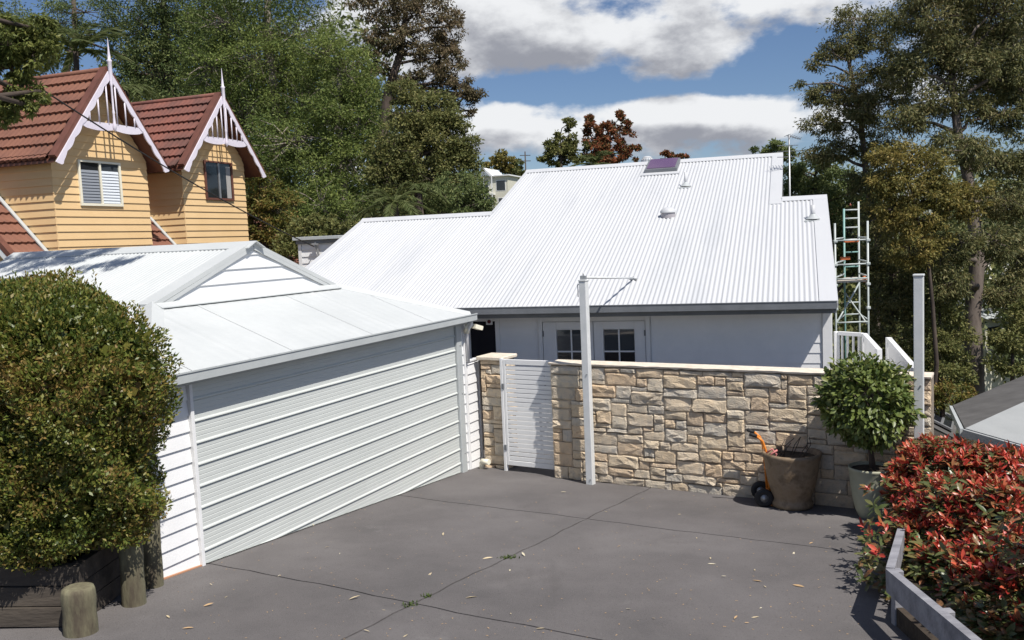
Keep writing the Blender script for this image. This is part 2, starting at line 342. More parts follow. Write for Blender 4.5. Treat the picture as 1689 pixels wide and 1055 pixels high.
def corr(mb, u0, u1, lo, hi, fn, pitch=0.076, amp=0.009, per=6, nt=2):
    n = max(4, int((u1-u0)/pitch*per)); vs = []; fs = []
    for i in range(n+1):
        u = u0+(u1-u0)*i/n; w = amp*math.cos(2*PI*u/pitch)*(1+0.08*math.sin(math.floor(u/0.76)*2.3))+(0.006 if (u % 0.76) < 0.022 else 0.0); a, b = lo(u), hi(u)
        for k in range(nt): vs.append(fn(u, a+(b-a)*k/(nt-1), w))
    for i in range(n):
        for k in range(nt-1): fs.append((i*nt+k, (i+1)*nt+k, (i+1)*nt+k+1, i*nt+k+1))
    mb.add(vs, fs, True)

# ------------------------------------------------------------------ garage
G0 = (GO[0], GO[1], 0.0)
gar = thing('garage', 'white weatherboard garage with wide ribbed roller door and pale metal roof', 'garage', G0, ROTG)
zr = lambda z: z+CZ                       # heights surveyed from the eye
ZG = zr(-1.21)                            # gutter lip
gzl = lambda s, b: gz(G0[0]+math.sin(gA)*s-math.cos(gA)*b, G0[1]+math.cos(gA)*s+math.sin(gA)*b)
SL, SR = -0.60, 6.08                      # wall ends along the door side
m = MB()
def gwall(x0, x1, y0, y1, z1): m.hexa([(x0,y0,gzl(x0,y0)-0.1),(x1,y0,gzl(x1,y0)-0.1),(x1,y1,gzl(x1,y1)-0.1),(x0,y1,gzl(x0,y1)-0.1),(x0,y0,z1),(x1,y0,z1),(x1,y1,z1),(x0,y1,z1)])
gwall(SL, -0.05, 0.03, 0.15, ZG); gwall(5.78, SR, 0.03, 0.15, ZG); gwall(SR-0.12, SR, 0.151, 6.3, ZG); gwall(SL, SL+0.12, 0.151, 6.3, ZG); gwall(SL+0.121, SR-0.121, 6.2, 6.3, ZG)
m.box(-0.05, 5.78, 0.06, 0.15, zr(-1.33), ZG)
obj('wall', m, WHITE, gar)
for (a, b) in ((SL, -0.06), (5.90, SR-0.055)):
    zb = gzl((a+b)/2, 0)
    boards(gar, WBOARD, lambda z, a=a, b=b: [(a, b)], gzl(b, 0)-0.02, ZG-0.02, 0.165, y=0.03, proud=0.026)
boards(gar, WBOARD, lambda z: [(-6.2, -0.16)], gzl(SR, 3)-0.2, ZG-0.02, 0.165, y=0.0, proud=0.026, rot=((SR, 0.0, 0), PI/2)) if False else None
m = MB(); m.box(-0.058, -0.012, -0.03, 0.06, gzl(0, 0)-0.02, zr(-1.30), 0.004); obj('door_jamb', m, WHITE, gar)
m = MB(); m.box(5.73, 5.895, -0.04, 0.06, gzl(5.8, 0)-0.02, zr(-1.26), 0.006); jm = obj('door_jamb', m, FLASH, gar)
m = MB()
for z in (-3.5, -2.5, -1.7): m.lathe([(0.0, 0), (0.012, 0), (0.012, 0.008), (0, 0.008)], 8)
for k in range(len(m.v)):
    x, y, z = m.v[k]; i = k//32; m.v[k] = (5.83+x, -0.041-z, zr((-3.5, -2.5, -1.7)[i])+y)
obj('bolt', m, STEEL, jm)
m = MB(); m.box(SR-0.054, SR+0.01, -0.016, 0.05, gzl(SR, 0)-0.02, ZG-0.03, 0.004); obj('corner_board', m, WHITE, gar)
m = MB(); m.hexa([(SL-0.02,-0.02,gzl(SL,0)-0.03),(-0.03,-0.02,gzl(0,0)-0.03),(-0.03,0.02,gzl(0,0)-0.03),(SL-0.02,0.02,gzl(SL,0)-0.03),(SL-0.02,-0.02,gzl(SL,0)+0.015),(-0.03,-0.02,gzl(0,0)+0.015),(-0.03,0.02,gzl(0,0)+0.015),(SL-0.02,0.02,gzl(SL,0)+0.015)]); obj('brick_footing', m, mat('footing', (0.42, 0.22, 0.13), 0.9), gar)
# roller door, one panel per rib; the foot follows the slope of the ground
dr = obj('roller_door', MB().box(-0.01, 5.73, 0.036, 0.05, zr(-1.36), zr(-1.30)), GDOOR, gar)
zt = zr(-1.315); k = 0; top = zt
rz = [zr(-1.79)+0.235*j for j in range(1, -9, -1)]
bounds = [top]+[z for z in rz if z < top-0.05]+[zr(-4.2)]
for k in range(len(bounds)-1):
    a, b = bounds[k], bounds[k+1]; h = a-b
    prof = [(0.010, a), (0.0, a-0.012)]
    for q in (0.24, 0.45, 0.66): zc = a-0.235*q; prof += [(0.0, zc+0.006), (0.0030, zc), (0.0, zc-0.006)]
    prof += [(0.0, b+0.034), (-0.007, b+0.030), (-0.015, b+0.020), (-0.017, b+0.010), (-0.012, b+0.003), (0.010, b)]
    prof = [p for p in prof if p[1] <= a+1e-6]; n = 46; vs = []; keep = False
    for i in range(n+1):
        x = 0.0+5.72*i/n; zb = gzl(x, 0)+0.012
        if b < a and a > zb: keep = True
        for (y, z) in prof: vs.append((x, y, max(z, zb)))
    if not keep or a < gzl(5.7, 0)+0.02: continue
    npf = len(prof); fs = [(i*npf+j, i*npf+j+1, (i+1)*npf+j+1, (i+1)*npf+j) for i in range(n) for j in range(npf-1)]
    mb = MB(); mb.add(vs, fs, False); obj('door_panel', mb, GDOOR, dr)
m = MB(); m.hexa([(0,0.004,gzl(0,0)+0.001),(5.72,0.004,gzl(5.72,0)+0.001),(5.72,0.03,gzl(5.72,0)+0.001),(0,0.03,gzl(0,0)+0.001),(0,0.004,gzl(0,0)+0.03),(5.72,0.004,gzl(5.72,0)+0.03),(5.72,0.03,gzl(5.72,0)+0.03),(0,0.03,gzl(0,0)+0.03)]); obj('rubber_seal', m, RUBBER, dr)
# roof: ridge runs back from a small gable, skirt in front
RB, RC, RZ, RH = 1.47, 2.73, zr(0.09), zr(-0.61); tg = (RZ-ZG)/(SR+0.01-RC); EL, ER = 2*RC-(SR+0.01), SR+0.01; EF = -0.12
hs = (RZ-RH)/tg; GLs, GRs = RC-hs, RC+hs
m = MB(); fnL = lambda u, t, w: (t, u, RZ-(RC-t)*tg+w)
def loL(u): return EL if u > RB else EL+(GLs-EL)*max(0, (RB-u))/(RB-EF)
for (a, b) in ((RB, 3.4), (3.4, 6.4)):
    mm = MB(); corr(mm, a, b, lambda u: EL, lambda u: RC, fnL, 0.076, 0.008); obj('roof_sheet', mm, GROOF, gar)
mm = MB(); corr(mm, EF+0.02, RB, lambda u: EL+(GLs-EL)*(u-EF)/(RB-EF)*0, lambda u: EL+(GLs-EL)*(u-EF)/(RB-EF), fnL, 0.076, 0.008); obj('roof_sheet', mm, GROOF, gar)
mm = MB(); corr(mm, EF+0.02, 6.4, lambda u: RC if u > RB else ER+(GRs-ER)*(u-EF)/(RB-EF), lambda u: ER, lambda u, t, w: (t, u, RZ-(t-RC)*tg+w), 0.076, 0.008); obj('roof_sheet', mm, GROOF, gar)
tf = (RH-ZG)/(RB-EF); fnF = lambda u, t, w: (u, t, ZG+(t-EF)*tf+w)
def hiF(u): return RB if GLs <= u <= GRs else (EF+(RB-EF)*((u-EL)/(GLs-EL) if u < GLs else (ER-u)/(ER-GRs)))
cuts = [EL+0.01, -0.1, 1.5, 3.2, 4.85, ER-0.01]
for a, b in zip(cuts[:-1], cuts[1:]):
    mm = MB(); corr(mm, a+0.004, b-0.004, lambda u: EF-0.02, lambda u: max(EF+0.0, hiF(u)), fnF, 0.19, 0.0016); o = obj('skirt_roof_sheet', mm, GROOF, gar)
m = MB()
def cap(mb, a, b, w=0.17, h=0.03, t=0.012):
    a = Vector(a); b = Vector(b); d = (b-a).normalized(); r = d.cross(Vector((0,0,1))).normalized(); u = Vector((0,0,1))
    P = []
    for q in (a, b): P += [q-r*w/2-u*(w/2*0.36), q+u*h, q+r*w/2-u*(w/2*0.36), q+r*w/2-u*(w/2*0.36+t), q+u*(h-t), q-r*w/2-u*(w/2*0.36+t)]
    mb.add(P, [(0,1,7,6),(1,2,8,7),(2,3,9,8),(3,4,10,9),(4,5,11,10),(5,0,6,11),(0,5,4,3,2,1),(6,7,8,9,10,11)])
cap(m, (RC, RB-0.1, RZ+0.012), (RC, 6.42, RZ+0.012), 0.34); obj('ridge_cap', m, GROOF, gar)
m = MB(); cap(m, (GRs, RB, RH+0.02), (ER-0.01, EF-0.0, ZG+0.015), 0.22); obj('hip_cap', m, GROOF, gar)
m = MB(); cap(m, (GLs, RB, RH+0.02), (EL-0.02, EF-0.02, ZG+0.015), 0.26); obj('hip_cap', m, GROOF, gar)
for sg in (-1, 1):                         # broad barge flashing on the gable
    e = RC+sg*(hs+0.05); m = MB(); zt_ = RZ+0.035; ze = RZ-(hs+0.05)*tg+0.035
    m.hexa([(RC, RB-0.045, zt_-0.06), (e, RB-0.045, ze-0.06), (e, RB+0.20, ze-0.05), (RC, RB+0.20, zt_-0.05), (RC, RB-0.045, zt_), (e, RB-0.045, ze), (e, RB+0.20, ze), (RC, RB+0.20, zt_)]) if sg > 0 else m.hexa([(e, RB-0.045, ze-0.06), (RC-0.002, RB-0.045, zt_-0.06), (RC-0.002, RB+0.20, zt_-0.05), (e, RB+0.20, ze-0.05), (e, RB-0.045, ze), (RC-0.002, RB-0.045, zt_), (RC-0.002, RB+0.20, zt_), (e, RB+0.20, ze)])
    obj('barge_flashing', m, GROOF, gar)
    m = MB(); m.bar((RC+sg*0.004, RB-0.036, zt_-0.085), (e-sg*0.05, RB-0.036, ze-0.075), 0.016, 0.05); obj('barge_board', m, GROOF, gar)
m = MB(); m.add([(GLs, RB+0.02, RH), (GRs, RB+0.02, RH), (RC, RB+0.02, RZ)], [(0,1,2)]); obj('gable_wall', m, WHITE, gar)
boards(gar, WBOARD, lambda z: [(RC-max(0, (RZ-z)/tg-0.02), RC+max(0, (RZ-z)/tg-0.02))], RH, RZ-0.05, 0.185, y=RB, proud=0.026)
m = MB(); m.hexa([(GLs, RB-0.16, RH-0.04), (GRs, RB-0.16, RH-0.04), (GRs, RB-0.028, RH-0.0), (GLs, RB-0.028, RH-0.0), (GLs, RB-0.16, RH-0.028), (GRs, RB-0.16, RH-0.028), (GRs, RB-0.028, RH+0.03), (GLs, RB-0.028, RH+0.03)]); obj('apron_flashing', m, GROOF, gar)
m = MB()
def gutter(mb, a, b):                      # quad gutter: face + floor + back
    x0, x1 = a, b; y = EF
    mb.box(x0, x1, y-0.115, y-0.105, ZG-0.10, ZG-0.005); mb.box(x0, x1, y-0.105, y+0.02, ZG-0.10, ZG-0.09); mb.box(x0, x0+0.01, y-0.1045, y+0.02, ZG-0.089, ZG-0.01); mb.box(x1-0.01, x1, y-0.1045, y+0.02, ZG-0.089, ZG-0.01); mb.box(x0-0.002, x1+0.002, y-0.125, y-0.104, ZG-0.004, ZG+0.012)
gutter(m, EL-0.06, ER+0.025); obj('gutter', m, FLASH, gar)
m = MB(); m.box(EL, ER, EF+0.021, EF+0.045, ZG-0.15, ZG-0.02); obj('fascia', m, GUTTER, gar)
m = MB(); m.box(EL+0.02, ER-0.035, EF+0.046, 0.003, ZG-0.075, ZG-0.062); obj('soffit', m, WHITE, gar)
obj('fascia', MB().box(ER-0.03, ER, EF+0.046, 6.4, ZG-0.15, ZG-0.02), GUTTER, gar); obj('fascia', MB().box(EL, EL+0.03, EF+0.046, 6.4, ZG-0.15, ZG-0.02), GUTTER, gar)
m = MB(); m.tube([(SR-0.02, -0.15, ZG-0.10), (SR-0.02, -0.15, ZG-0.16), (SR-0.02, -0.055, ZG-0.30), (SR-0.02, -0.055, ZG-0.80)], 0.028, 10); obj('downpipe', m, WHITE, gar)
fl = obj('flood_light', MB().box(SR-0.06, SR+0.0, -0.10, -0.015, ZG-0.32, ZG-0.24, 0.008), CREAM, gar)
m = MB(); m.bar((SR+0.02, -0.16, ZG-0.20), (SR+0.16, -0.22, ZG-0.25), 0.13, 0.07); obj('lamp_head', m, CREAM, fl)
m = MB(); m.bar((SR+0.165, -0.222, ZG-0.252), (SR+0.171, -0.2245, ZG-0.2545), 0.11, 0.05); obj('lens', m, mat('lens', (0.5, 0.5, 0.48), 0.1), fl)
m = MB(); m.tube([(SR-0.03, -0.055, ZG-0.24), (SR-0.03, -0.055, ZG-0.12)], 0.018, 8); m.tube([(SR-0.1, -0.06, ZG-0.27), (SR-0.14, -0.12, ZG-0.20)], 0.025, 8); obj('sensor', m, CREAM, fl)
# ------------------------------------------------------------------ main house
H0 = (HO[0], HO[1], 0.0)
hou = thing('white_house', 'low white house with large white corrugated metal roof behind the stone wall', 'house', H0, ROTH)
tp = math.tan(rad(20.54)); VE = -0.55; ZE = zr(-1.20); roofz = lambda v: ZE+(v-VE)*tp
UL, UM, UN, UR = -6.64, -3.30, 3.16, 4.07; V1, V2, V3 = 4.30, 7.37, 4.24
m = MB()
m.box(-6.4, 4.0, 0.0, 0.12, -1.5, roofz(0)-0.03); m.box(3.87, 4.0, 0.121, 3.9, -1.5, roofz(0)-0.03); m.box(-6.4, -6.28, 0.121, 4.0, -1.5, roofz(0)-0.03)
m.hexa([(3.875,0.12,roofz(0)-0.03),(3.995,0.12,roofz(0)-0.03),(3.995,4.1,roofz(0)-0.03),(3.875,4.1,roofz(0)-0.03),(3.875,0.13,roofz(0)-0.03),(3.995,0.13,roofz(0)-0.03),(3.995,4.1,roofz(4.1)-0.04),(3.875,4.1,roofz(4.1)-0.04)])
m.hexa([(-6.395,0.12,roofz(0)-0.03),(-6.285,0.12,roofz(0)-0.03),(-6.285,4.1,roofz(0)-0.03),(-6.395,4.1,roofz(0)-0.03),(-6.395,0.13,roofz(0)-0.03),(-6.285,0.13,roofz(0)-0.03),(-6.285,4.1,roofz(4.1)-0.04),(-6.395,4.1,roofz(4.1)-0.04)])
obj('wall', m, WHITE, hou)
m = MB()
for (u, va, vb) in ((UN-0.06, V3, V2), (UM+0.02, V1, V2)):
    m.hexa([(u,va,roofz(va)-1.2),(u+0.04,va,roofz(va)-1.2),(u+0.04,vb+2.6,roofz(va)-1.2),(u,vb+2.6,roofz(va)-1.2),(u,va,roofz(va)-0.03),(u+0.04,va,roofz(va)-0.03),(u+0.04,vb,roofz(vb)-0.03),(u,vb,roofz(vb)-0.03)])
obj('side_wall', m, WHITE, hou)
hr = MB()
def top(u): return V1 if u < UM else (V2 if u < UN else V3)
for (a, b) in ((UL, UM), (UM, UN), (UN, UR)):
    corr(hr, a, b, lambda u: VE-0.03, lambda u, a=a, b=b: top((a+b)/2), lambda u, t, w: (u, t, roofz(t)+w), 0.082, 0.0115, 6)
rf = obj('roof', hr, HROOF, hou)
m = MB()                                    # rear slopes
for (a, b, v) in ((UL, UM, V1), (UM, UN, V2), (UN, UR, V3)):
    corr(m, a, b, lambda u: v, lambda u: v+3.2, lambda u, t, w: (u, t, roofz(v)-(t-v)*tp+w), 0.152, 0.0085, 4)
obj('rear_roof', m, HROOF, hou)
for (a, b, v) in ((UL-0.02, UM+0.03, V1), (UM-0.03, UN+0.03, V2), (UN+0.035, UR+0.02, V3)):
    m = MB(); cap(m, (a, v, roofz(v)+0.018), (b, v, roofz(v)+0.018), 0.34); obj('ridge_cap', m, HROOF, rf)
def rake(u, w, va, vb, sgn):
    mb = MB(); mb.hexa([(u, va, roofz(va)-0.02), (u+w, va, roofz(va)-0.02), (u+w, vb, roofz(vb)-0.02), (u, vb, roofz(vb)-0.02), (u, va, roofz(va)+0.018), (u+w, va, roofz(va)+0.018), (u+w, vb, roofz(vb)+0.018), (u, vb, roofz(vb)+0.018)])
    x = u+w if sgn > 0 else u-0.014
    mb.hexa([(x, va, roofz(va)-0.10), (x+0.014, va, roofz(va)-0.10), (x+0.014, vb, roofz(vb)-0.10), (x, vb, roofz(vb)-0.10), (x, va, roofz(va)+0.019), (x+0.014, va, roofz(va)+0.019), (x+0.014, vb, roofz(vb)+0.019), (x, vb, roofz(vb)+0.019)])
    obj('barge_flashing', mb, HROOF, rf)
rake(UR-0.26, 0.27, VE-0.03, V3, 1); rake(UN-0.22, 0.24, V3-0.3, V2, 1); rake(UL-0.02, 0.10, VE, V1, -1); rake(UM-0.02, 0.06, V1, V2, -1)
m = MB(); m.box(UL, UR, VE-0.13, VE-0.118, ZE-0.115, ZE-0.002); m.box(UL, UR, VE-0.117, VE+0.02, ZE-0.115, ZE-0.10); m.box(UL, UR+0.001, VE-0.138, VE-0.115, ZE-0.001, ZE+0.012); obj('gutter', m, HROOF if False else DGREY, hou)
m = MB(); m.box(UL, UR, VE+0.021, VE+0.05, ZE-0.20, ZE-0.02); obj('fascia', m, DGREY, hou)
m = MB(); m.box(UL, UR-0.02, VE+0.051, -0.002, ZE-0.16, ZE-0.148); obj('soffit', m, WHITE, hou)
# boards on the front wall: interrupted by the doorway and the french doors
ZS = ZE-0.165
def fspan(z):
    out = [(-6.38, -2.40), (-1.80, -1.02), (1.00, 3.76)]
    if z > zr(-1.50): out = [(-6.38, -2.40), (-1.80, -1.02), (-1.02+0.001, 1.0-0.001), (1.00, 3.76)]
    return out
zz = -0.2
while zz < ZS-0.02:
    t = min(zz+0.172, ZS); sp = [(-6.38, -2.42), (-1.78, -1.04), (1.02, 3.86)]
    if zz > zr(-1.52): sp = [(-6.38, -2.42), (-1.78, 3.86)]
    for (a, b) in sp:
        mb = MB(); mb.hexa([(a,-0.018,zz),(b,-0.018,zz),(b,-0.001,zz),(a,-0.001,zz),(a,-0.006,t+0.008),(b,-0.006,t+0.008),(b,-0.001,t+0.008),(a,-0.001,t+0.008)]); obj('weatherboard', mb, WBOARD, hou)
    zz = t
m = MB(); m.box(3.865, 4.015, -0.045, 0.0, -0.4, ZS, 0.004); m.box(4.001, 4.02, 0.001, 0.2, -0.4, ZS, 0.004); obj('corner_board', m, WHITE, hou)
m = MB(); m.box(-2.36, -1.86, -0.012, -0.003, -0.4, zr(-1.50)); obj('doorway', m, DARK, hou)  # near-black sheet on the solid wall, shade of the opening painted in
m = MB(); m.box(-1.86, -1.78, -0.05, -0.002, -0.4, zr(-1.42), 0.004); m.box(-2.42, -2.36, -0.05, -0.002, -0.4, zr(-1.42), 0.004); m.box(-2.359, -1.861, -0.05, -0.002, zr(-1.50), zr(-1.42), 0.004); obj('door_frame', m, WHITE, hou)
al = obj('alarm_siren', MB().box(-2.02, -1.90, -0.09, -0.052, zr(-1.56), zr(-1.44), 0.006), WHITE, hou); m = MB(); m.lathe([(0.0, 0.03), (0.02, 0.028), (0.034, 0.015), (0.036, 0)], 12)
m.v = [(-1.955+x, -0.09-z, zr(-1.50)+y) for (x, y, z) in m.v]; obj('strobe', m, mat('strobe', (0.12, 0.015, 0.02), 0.3), al)
# french doors
ZD = zr(-1.52)
fr = MB(); fr.box(-1.03, -0.955, -0.055, -0.002, -0.35, ZD+0.075, 0.004); fr.box(0.93, 1.005, -0.055, -0.002, -0.35, ZD+0.075, 0.004); fr.box(-0.954, 0.929, -0.055, -0.002, ZD, ZD+0.075, 0.004); obj('door_frame', fr, WHITE, hou)
for (a, b, hx) in ((-0.945, -0.015, -1), (0.0, 0.92, 1)):
    d = MB(); p0, p1 = a+0.25 if hx < 0 else a+0.17, b-0.13 if hx < 0 else b-0.19
    zt_, zm, zb = ZD-0.15, ZD-0.15, -0.15
    d.box(a, p0, -0.045, -0.004, -0.35, ZD-0.01, 0.003); d.box(p1, b, -0.045, -0.004, -0.35, ZD-0.01, 0.003); d.box(p0+0.0005, p1-0.0005, -0.045, -0.004, ZD-0.15, ZD-0.01, 0.003); d.box(p0+0.0005, p1-0.0005, -0.045, -0.004, -0.35, ZD-1.75, 0.003)
    leaf = obj('door_leaf', d, WHITE, hou)
    rows = 4; hgt = (1.75-0.15)/rows
    for r in range(rows):
        for c in range(2):
            x0 = p0+(p1-p0)*c/2; x1 = p0+(p1-p0)*(c+1)/2; z1 = ZD-0.15-hgt*r; z0 = z1-hgt
            pm = MB(); pm.box(x0+0.012, x1-0.012, -0.020, -0.014, z0+0.012, z1-0.012); obj('pane', pm, GLASS if r == 0 else GLASSD, leaf)
    g = MB(); xc = (p0+p1)/2; g.box(xc-0.013, xc+0.013, -0.038, -0.010, ZD-1.749, ZD-0.151)
    for r in range(1, rows): g.box(p0+0.001, xc-0.0135, -0.038, -0.010, ZD-0.15-hgt*r-0.013, ZD-0.15-hgt*r+0.013); g.box(xc+0.0135, p1-0.001, -0.038, -0.010, ZD-0.15-hgt*r-0.013, ZD-0.15-hgt*r+0.013)
    obj('glazing_bar', g, WHITE, leaf)
    hm = MB(); xh = a+0.005 if hx < 0 else b-0.005
    for z in (ZD-0.22, ZD-1.2): hm.box(xh-0.012, xh+0.012, -0.062, -0.046, z-0.05, z+0.05)
    obj('hinge', hm, DGREY, leaf)
# on the roof
def on_roof(u, v, h=0.0): return (u, v, roofz(v)+h)
def uv(px, py):
    d = at(px, py, 1.0)-np.array([0, 0, CZ]); n = np.array([-tp*math.sin(hA), -tp*math.cos(hA), 1.0])
    p0 = np.array([HO[0]+math.sin(hA)*VE, HO[1]+math.cos(hA)*VE, ZE-CZ]); q = d*(p0@n)/(d@n)-np.array([HO[0], HO[1], 0])
    return q[0]*math.cos(hA)-q[1]*math.sin(hA), q[0]*math.sin(hA)+q[1]*math.cos(hA)
a = uv(1067, 286); b = uv(1113, 284); c = uv(1074, 267)
sk = MB(); u0, u1, va, vb = a[0], b[0], a[1], min(c[1], V2-0.12)
def tiltbox(mb, u0, u1, va, vb, h0, h1): mb.hexa([on_roof(u0,va,h0), on_roof(u1,va,h0), on_roof(u1,vb,h0), on_roof(u0,vb,h0), on_roof(u0,va,h1), on_roof(u1,va,h1), on_roof(u1,vb,h1), on_roof(u0,vb,h1)])
tiltbox(sk, u0-0.05, u1+0.05, va-0.05, vb+0.05, 0.0, 0.11); skl = obj('skylight', sk, DGREY, rf)
sk = MB(); tiltbox(sk, u0, u1, va, vb, 0.112, 0.13); obj('skylight_glass', sk, SKYL, skl)
sk = MB(); tiltbox(sk, u0-0.12, u1+0.12, va-0.2, va-0.05, 0.01, 0.03); obj('flashing', sk, HROOF, skl)
def pipe(px0, py0, py1, r, nm):
    u, v = uv(px0, py0); dist = (HO[1]+math.cos(hA)*v-math.sin(hA)*u); hh = (py0-py1)*dist/FPX
    mb = MB(); mb.tube([on_roof(u, v, -0.02), on_roof(u, v, hh)], r, 10); o = obj(nm, mb, HROOF, rf)
    mb = MB(); mb.lathe([(r+0.005, 0.10), (r+0.03, 0.06), (r+0.08, 0.025), (r+0.1, 0.0)], 12, on_roof(u, v, 0.0)); tiltbox(mb, u-0.16, u+0.12, v-0.14, v-0.10, 0.0, 0.022); obj('boot_flashing', mb, FLASH, o)
pipe(1131, 307, 284, 0.028, 'vent_pipe'); pipe(1341, 361, 338, 0.045, 'vent_pipe')
u, v = uv(1102, 356); mb = MB(); mb.lathe([(0.15, -0.05), (0.15, 0.07)], 18, on_roof(u, v)); dv = obj('dome_vent', mb, mat('vent_base', (0.36, 0.34, 0.36), 0.4), rf)
mb = MB(); mb.lathe([(0.17, 0.07), (0.165, 0.11), (0.13, 0.15), (0.07, 0.18), (0.0, 0.19)], 18, on_roof(u, v)); obj('dome', mb, HROOF, dv)
u, v = uv(1063, 274); v = V2+0.25; mb = MB(); n = 16
mb.lathe([(0.11, -0.4), (0.11, 0.06)], 16, (u, v, roofz(V2)-0.1)); wb = obj('turbine_vent', mb, STEEL, rf)
for k in range(n):
    a_ = 2*PI*k/n; mb = MB(); P = []
    for (r, z) in ((0.12, 0.06), (0.165, 0.13), (0.165, 0.21), (0.11, 0.27)):
        for da in (0.0, 0.28): P.append((u+r*math.cos(a_+da), v+r*math.sin(a_+da), roofz(V2)-0.1+z))
    mb.add(P, [(0,1,3,2),(2,3,5,4),(4,5,7,6)]); obj('vane', mb, HROOF, wb)
mb = MB(); mb.lathe([(0.12, 0.265), (0.10, 0.285), (0.05, 0.30), (0.0, 0.302)], 16, (u, v, roofz(V2)-0.1)); obj('vent_cap', mb, HROOF, wb)
# rear wing with boards and the service bracket
wp = at(490, 391, 21.6)-np.array([H0[0], H0[1], 0]); wu = wp[0]*math.cos(hA)-wp[1]*math.sin(hA); wv = wp[0]*math.sin(hA)+wp[1]*math.cos(hA); wz = wp[2]
m = MB(); m.box(wu+0.02, wu+1.12, wv+0.03, wv+0.7, -1.5, wz-0.1); rw = obj('rear_wing', m, WHITE, hou)
m = MB(); m.box(wu-0.08, wu+1.18, wv-0.1, wv+0.75, wz-0.08, wz+0.0, 0.006); obj('flat_roof', m, FLASH, rw)
m = MB(); m.box(wu-0.02, wu+1.15, wv-0.04, wv+0.02, wz-0.17, wz-0.081); obj('fascia', m, DGREY, rw)
zz = wz-1.6
while zz < wz-0.19:
    t = min(zz+0.16, wz-0.172); mb = MB(); mb.hexa([(wu+0.10,wv+0.001,zz),(wu+1.12,wv+0.001,zz),(wu+1.12,wv+0.03,zz),(wu+0.10,wv+0.03,zz),(wu+0.10,wv+0.022,t+0.008),(wu+1.12,wv+0.022,t+0.008),(wu+1.12,wv+0.03,t+0.008),(wu+0.10,wv+0.03,t+0.008)]); obj('weatherboard', mb, WBOARD, rw); zz = t
m = MB(); m.box(wu+0.01, wu+0.095, wv-0.004, wv+0.029, wz-1.6, wz-0.171); obj('corner_board', m, WHITE, rw)
m = MB(); m.bar((wu+0.52, wv-0.06, wz-0.15), (wu+0.60, wv-0.06, wz-0.48), 0.03, 0.05); m.bar((wu+0.45, wv-0.1, wz-0.18), (wu+0.62, wv-0.1, wz-0.19), 0.04, 0.04); obj('service_bracket', m, STEEL, rw)
BR = (wu+0.5, wv-0.1, wz-0.24)
# ------------------------------------------------------------------ antenna behind the house
ap = at(1303, 330, 20.5); an = thing('tv_antenna', 'thin tv antenna mast standing behind the stepped right ridge', 'antenna', (ap[0], ap[1], 1.2))
tz = at(1303, 222, 20.5)[2]-1.2
m = MB(); m.tube([(0,0,0), (0,0,tz)], 0.018, 8); obj('mast', m, STEEL, an)
m = MB(); m.tube([(-0.05,0,tz-0.02), (0.28,0.05,tz-0.12)], 0.010, 6); obj('boom', m, DGREY, an)
for k in range(6):
    x = -0.03+0.055*k; m = MB(); m.tube([(x,-0.22+k*0.015,tz-0.03-0.3*x), (x,0.24-k*0.015,tz-0.03-0.3*x)], 0.006, 5); obj('element', m, DGREY, an)
for k in range(3): m = MB(); m.tube([(-0.28,-0.02,tz-0.25-k*0.13), (0.22,0.04,tz-0.25-k*0.13)], 0.008, 5); obj('element', m, DGREY, an)

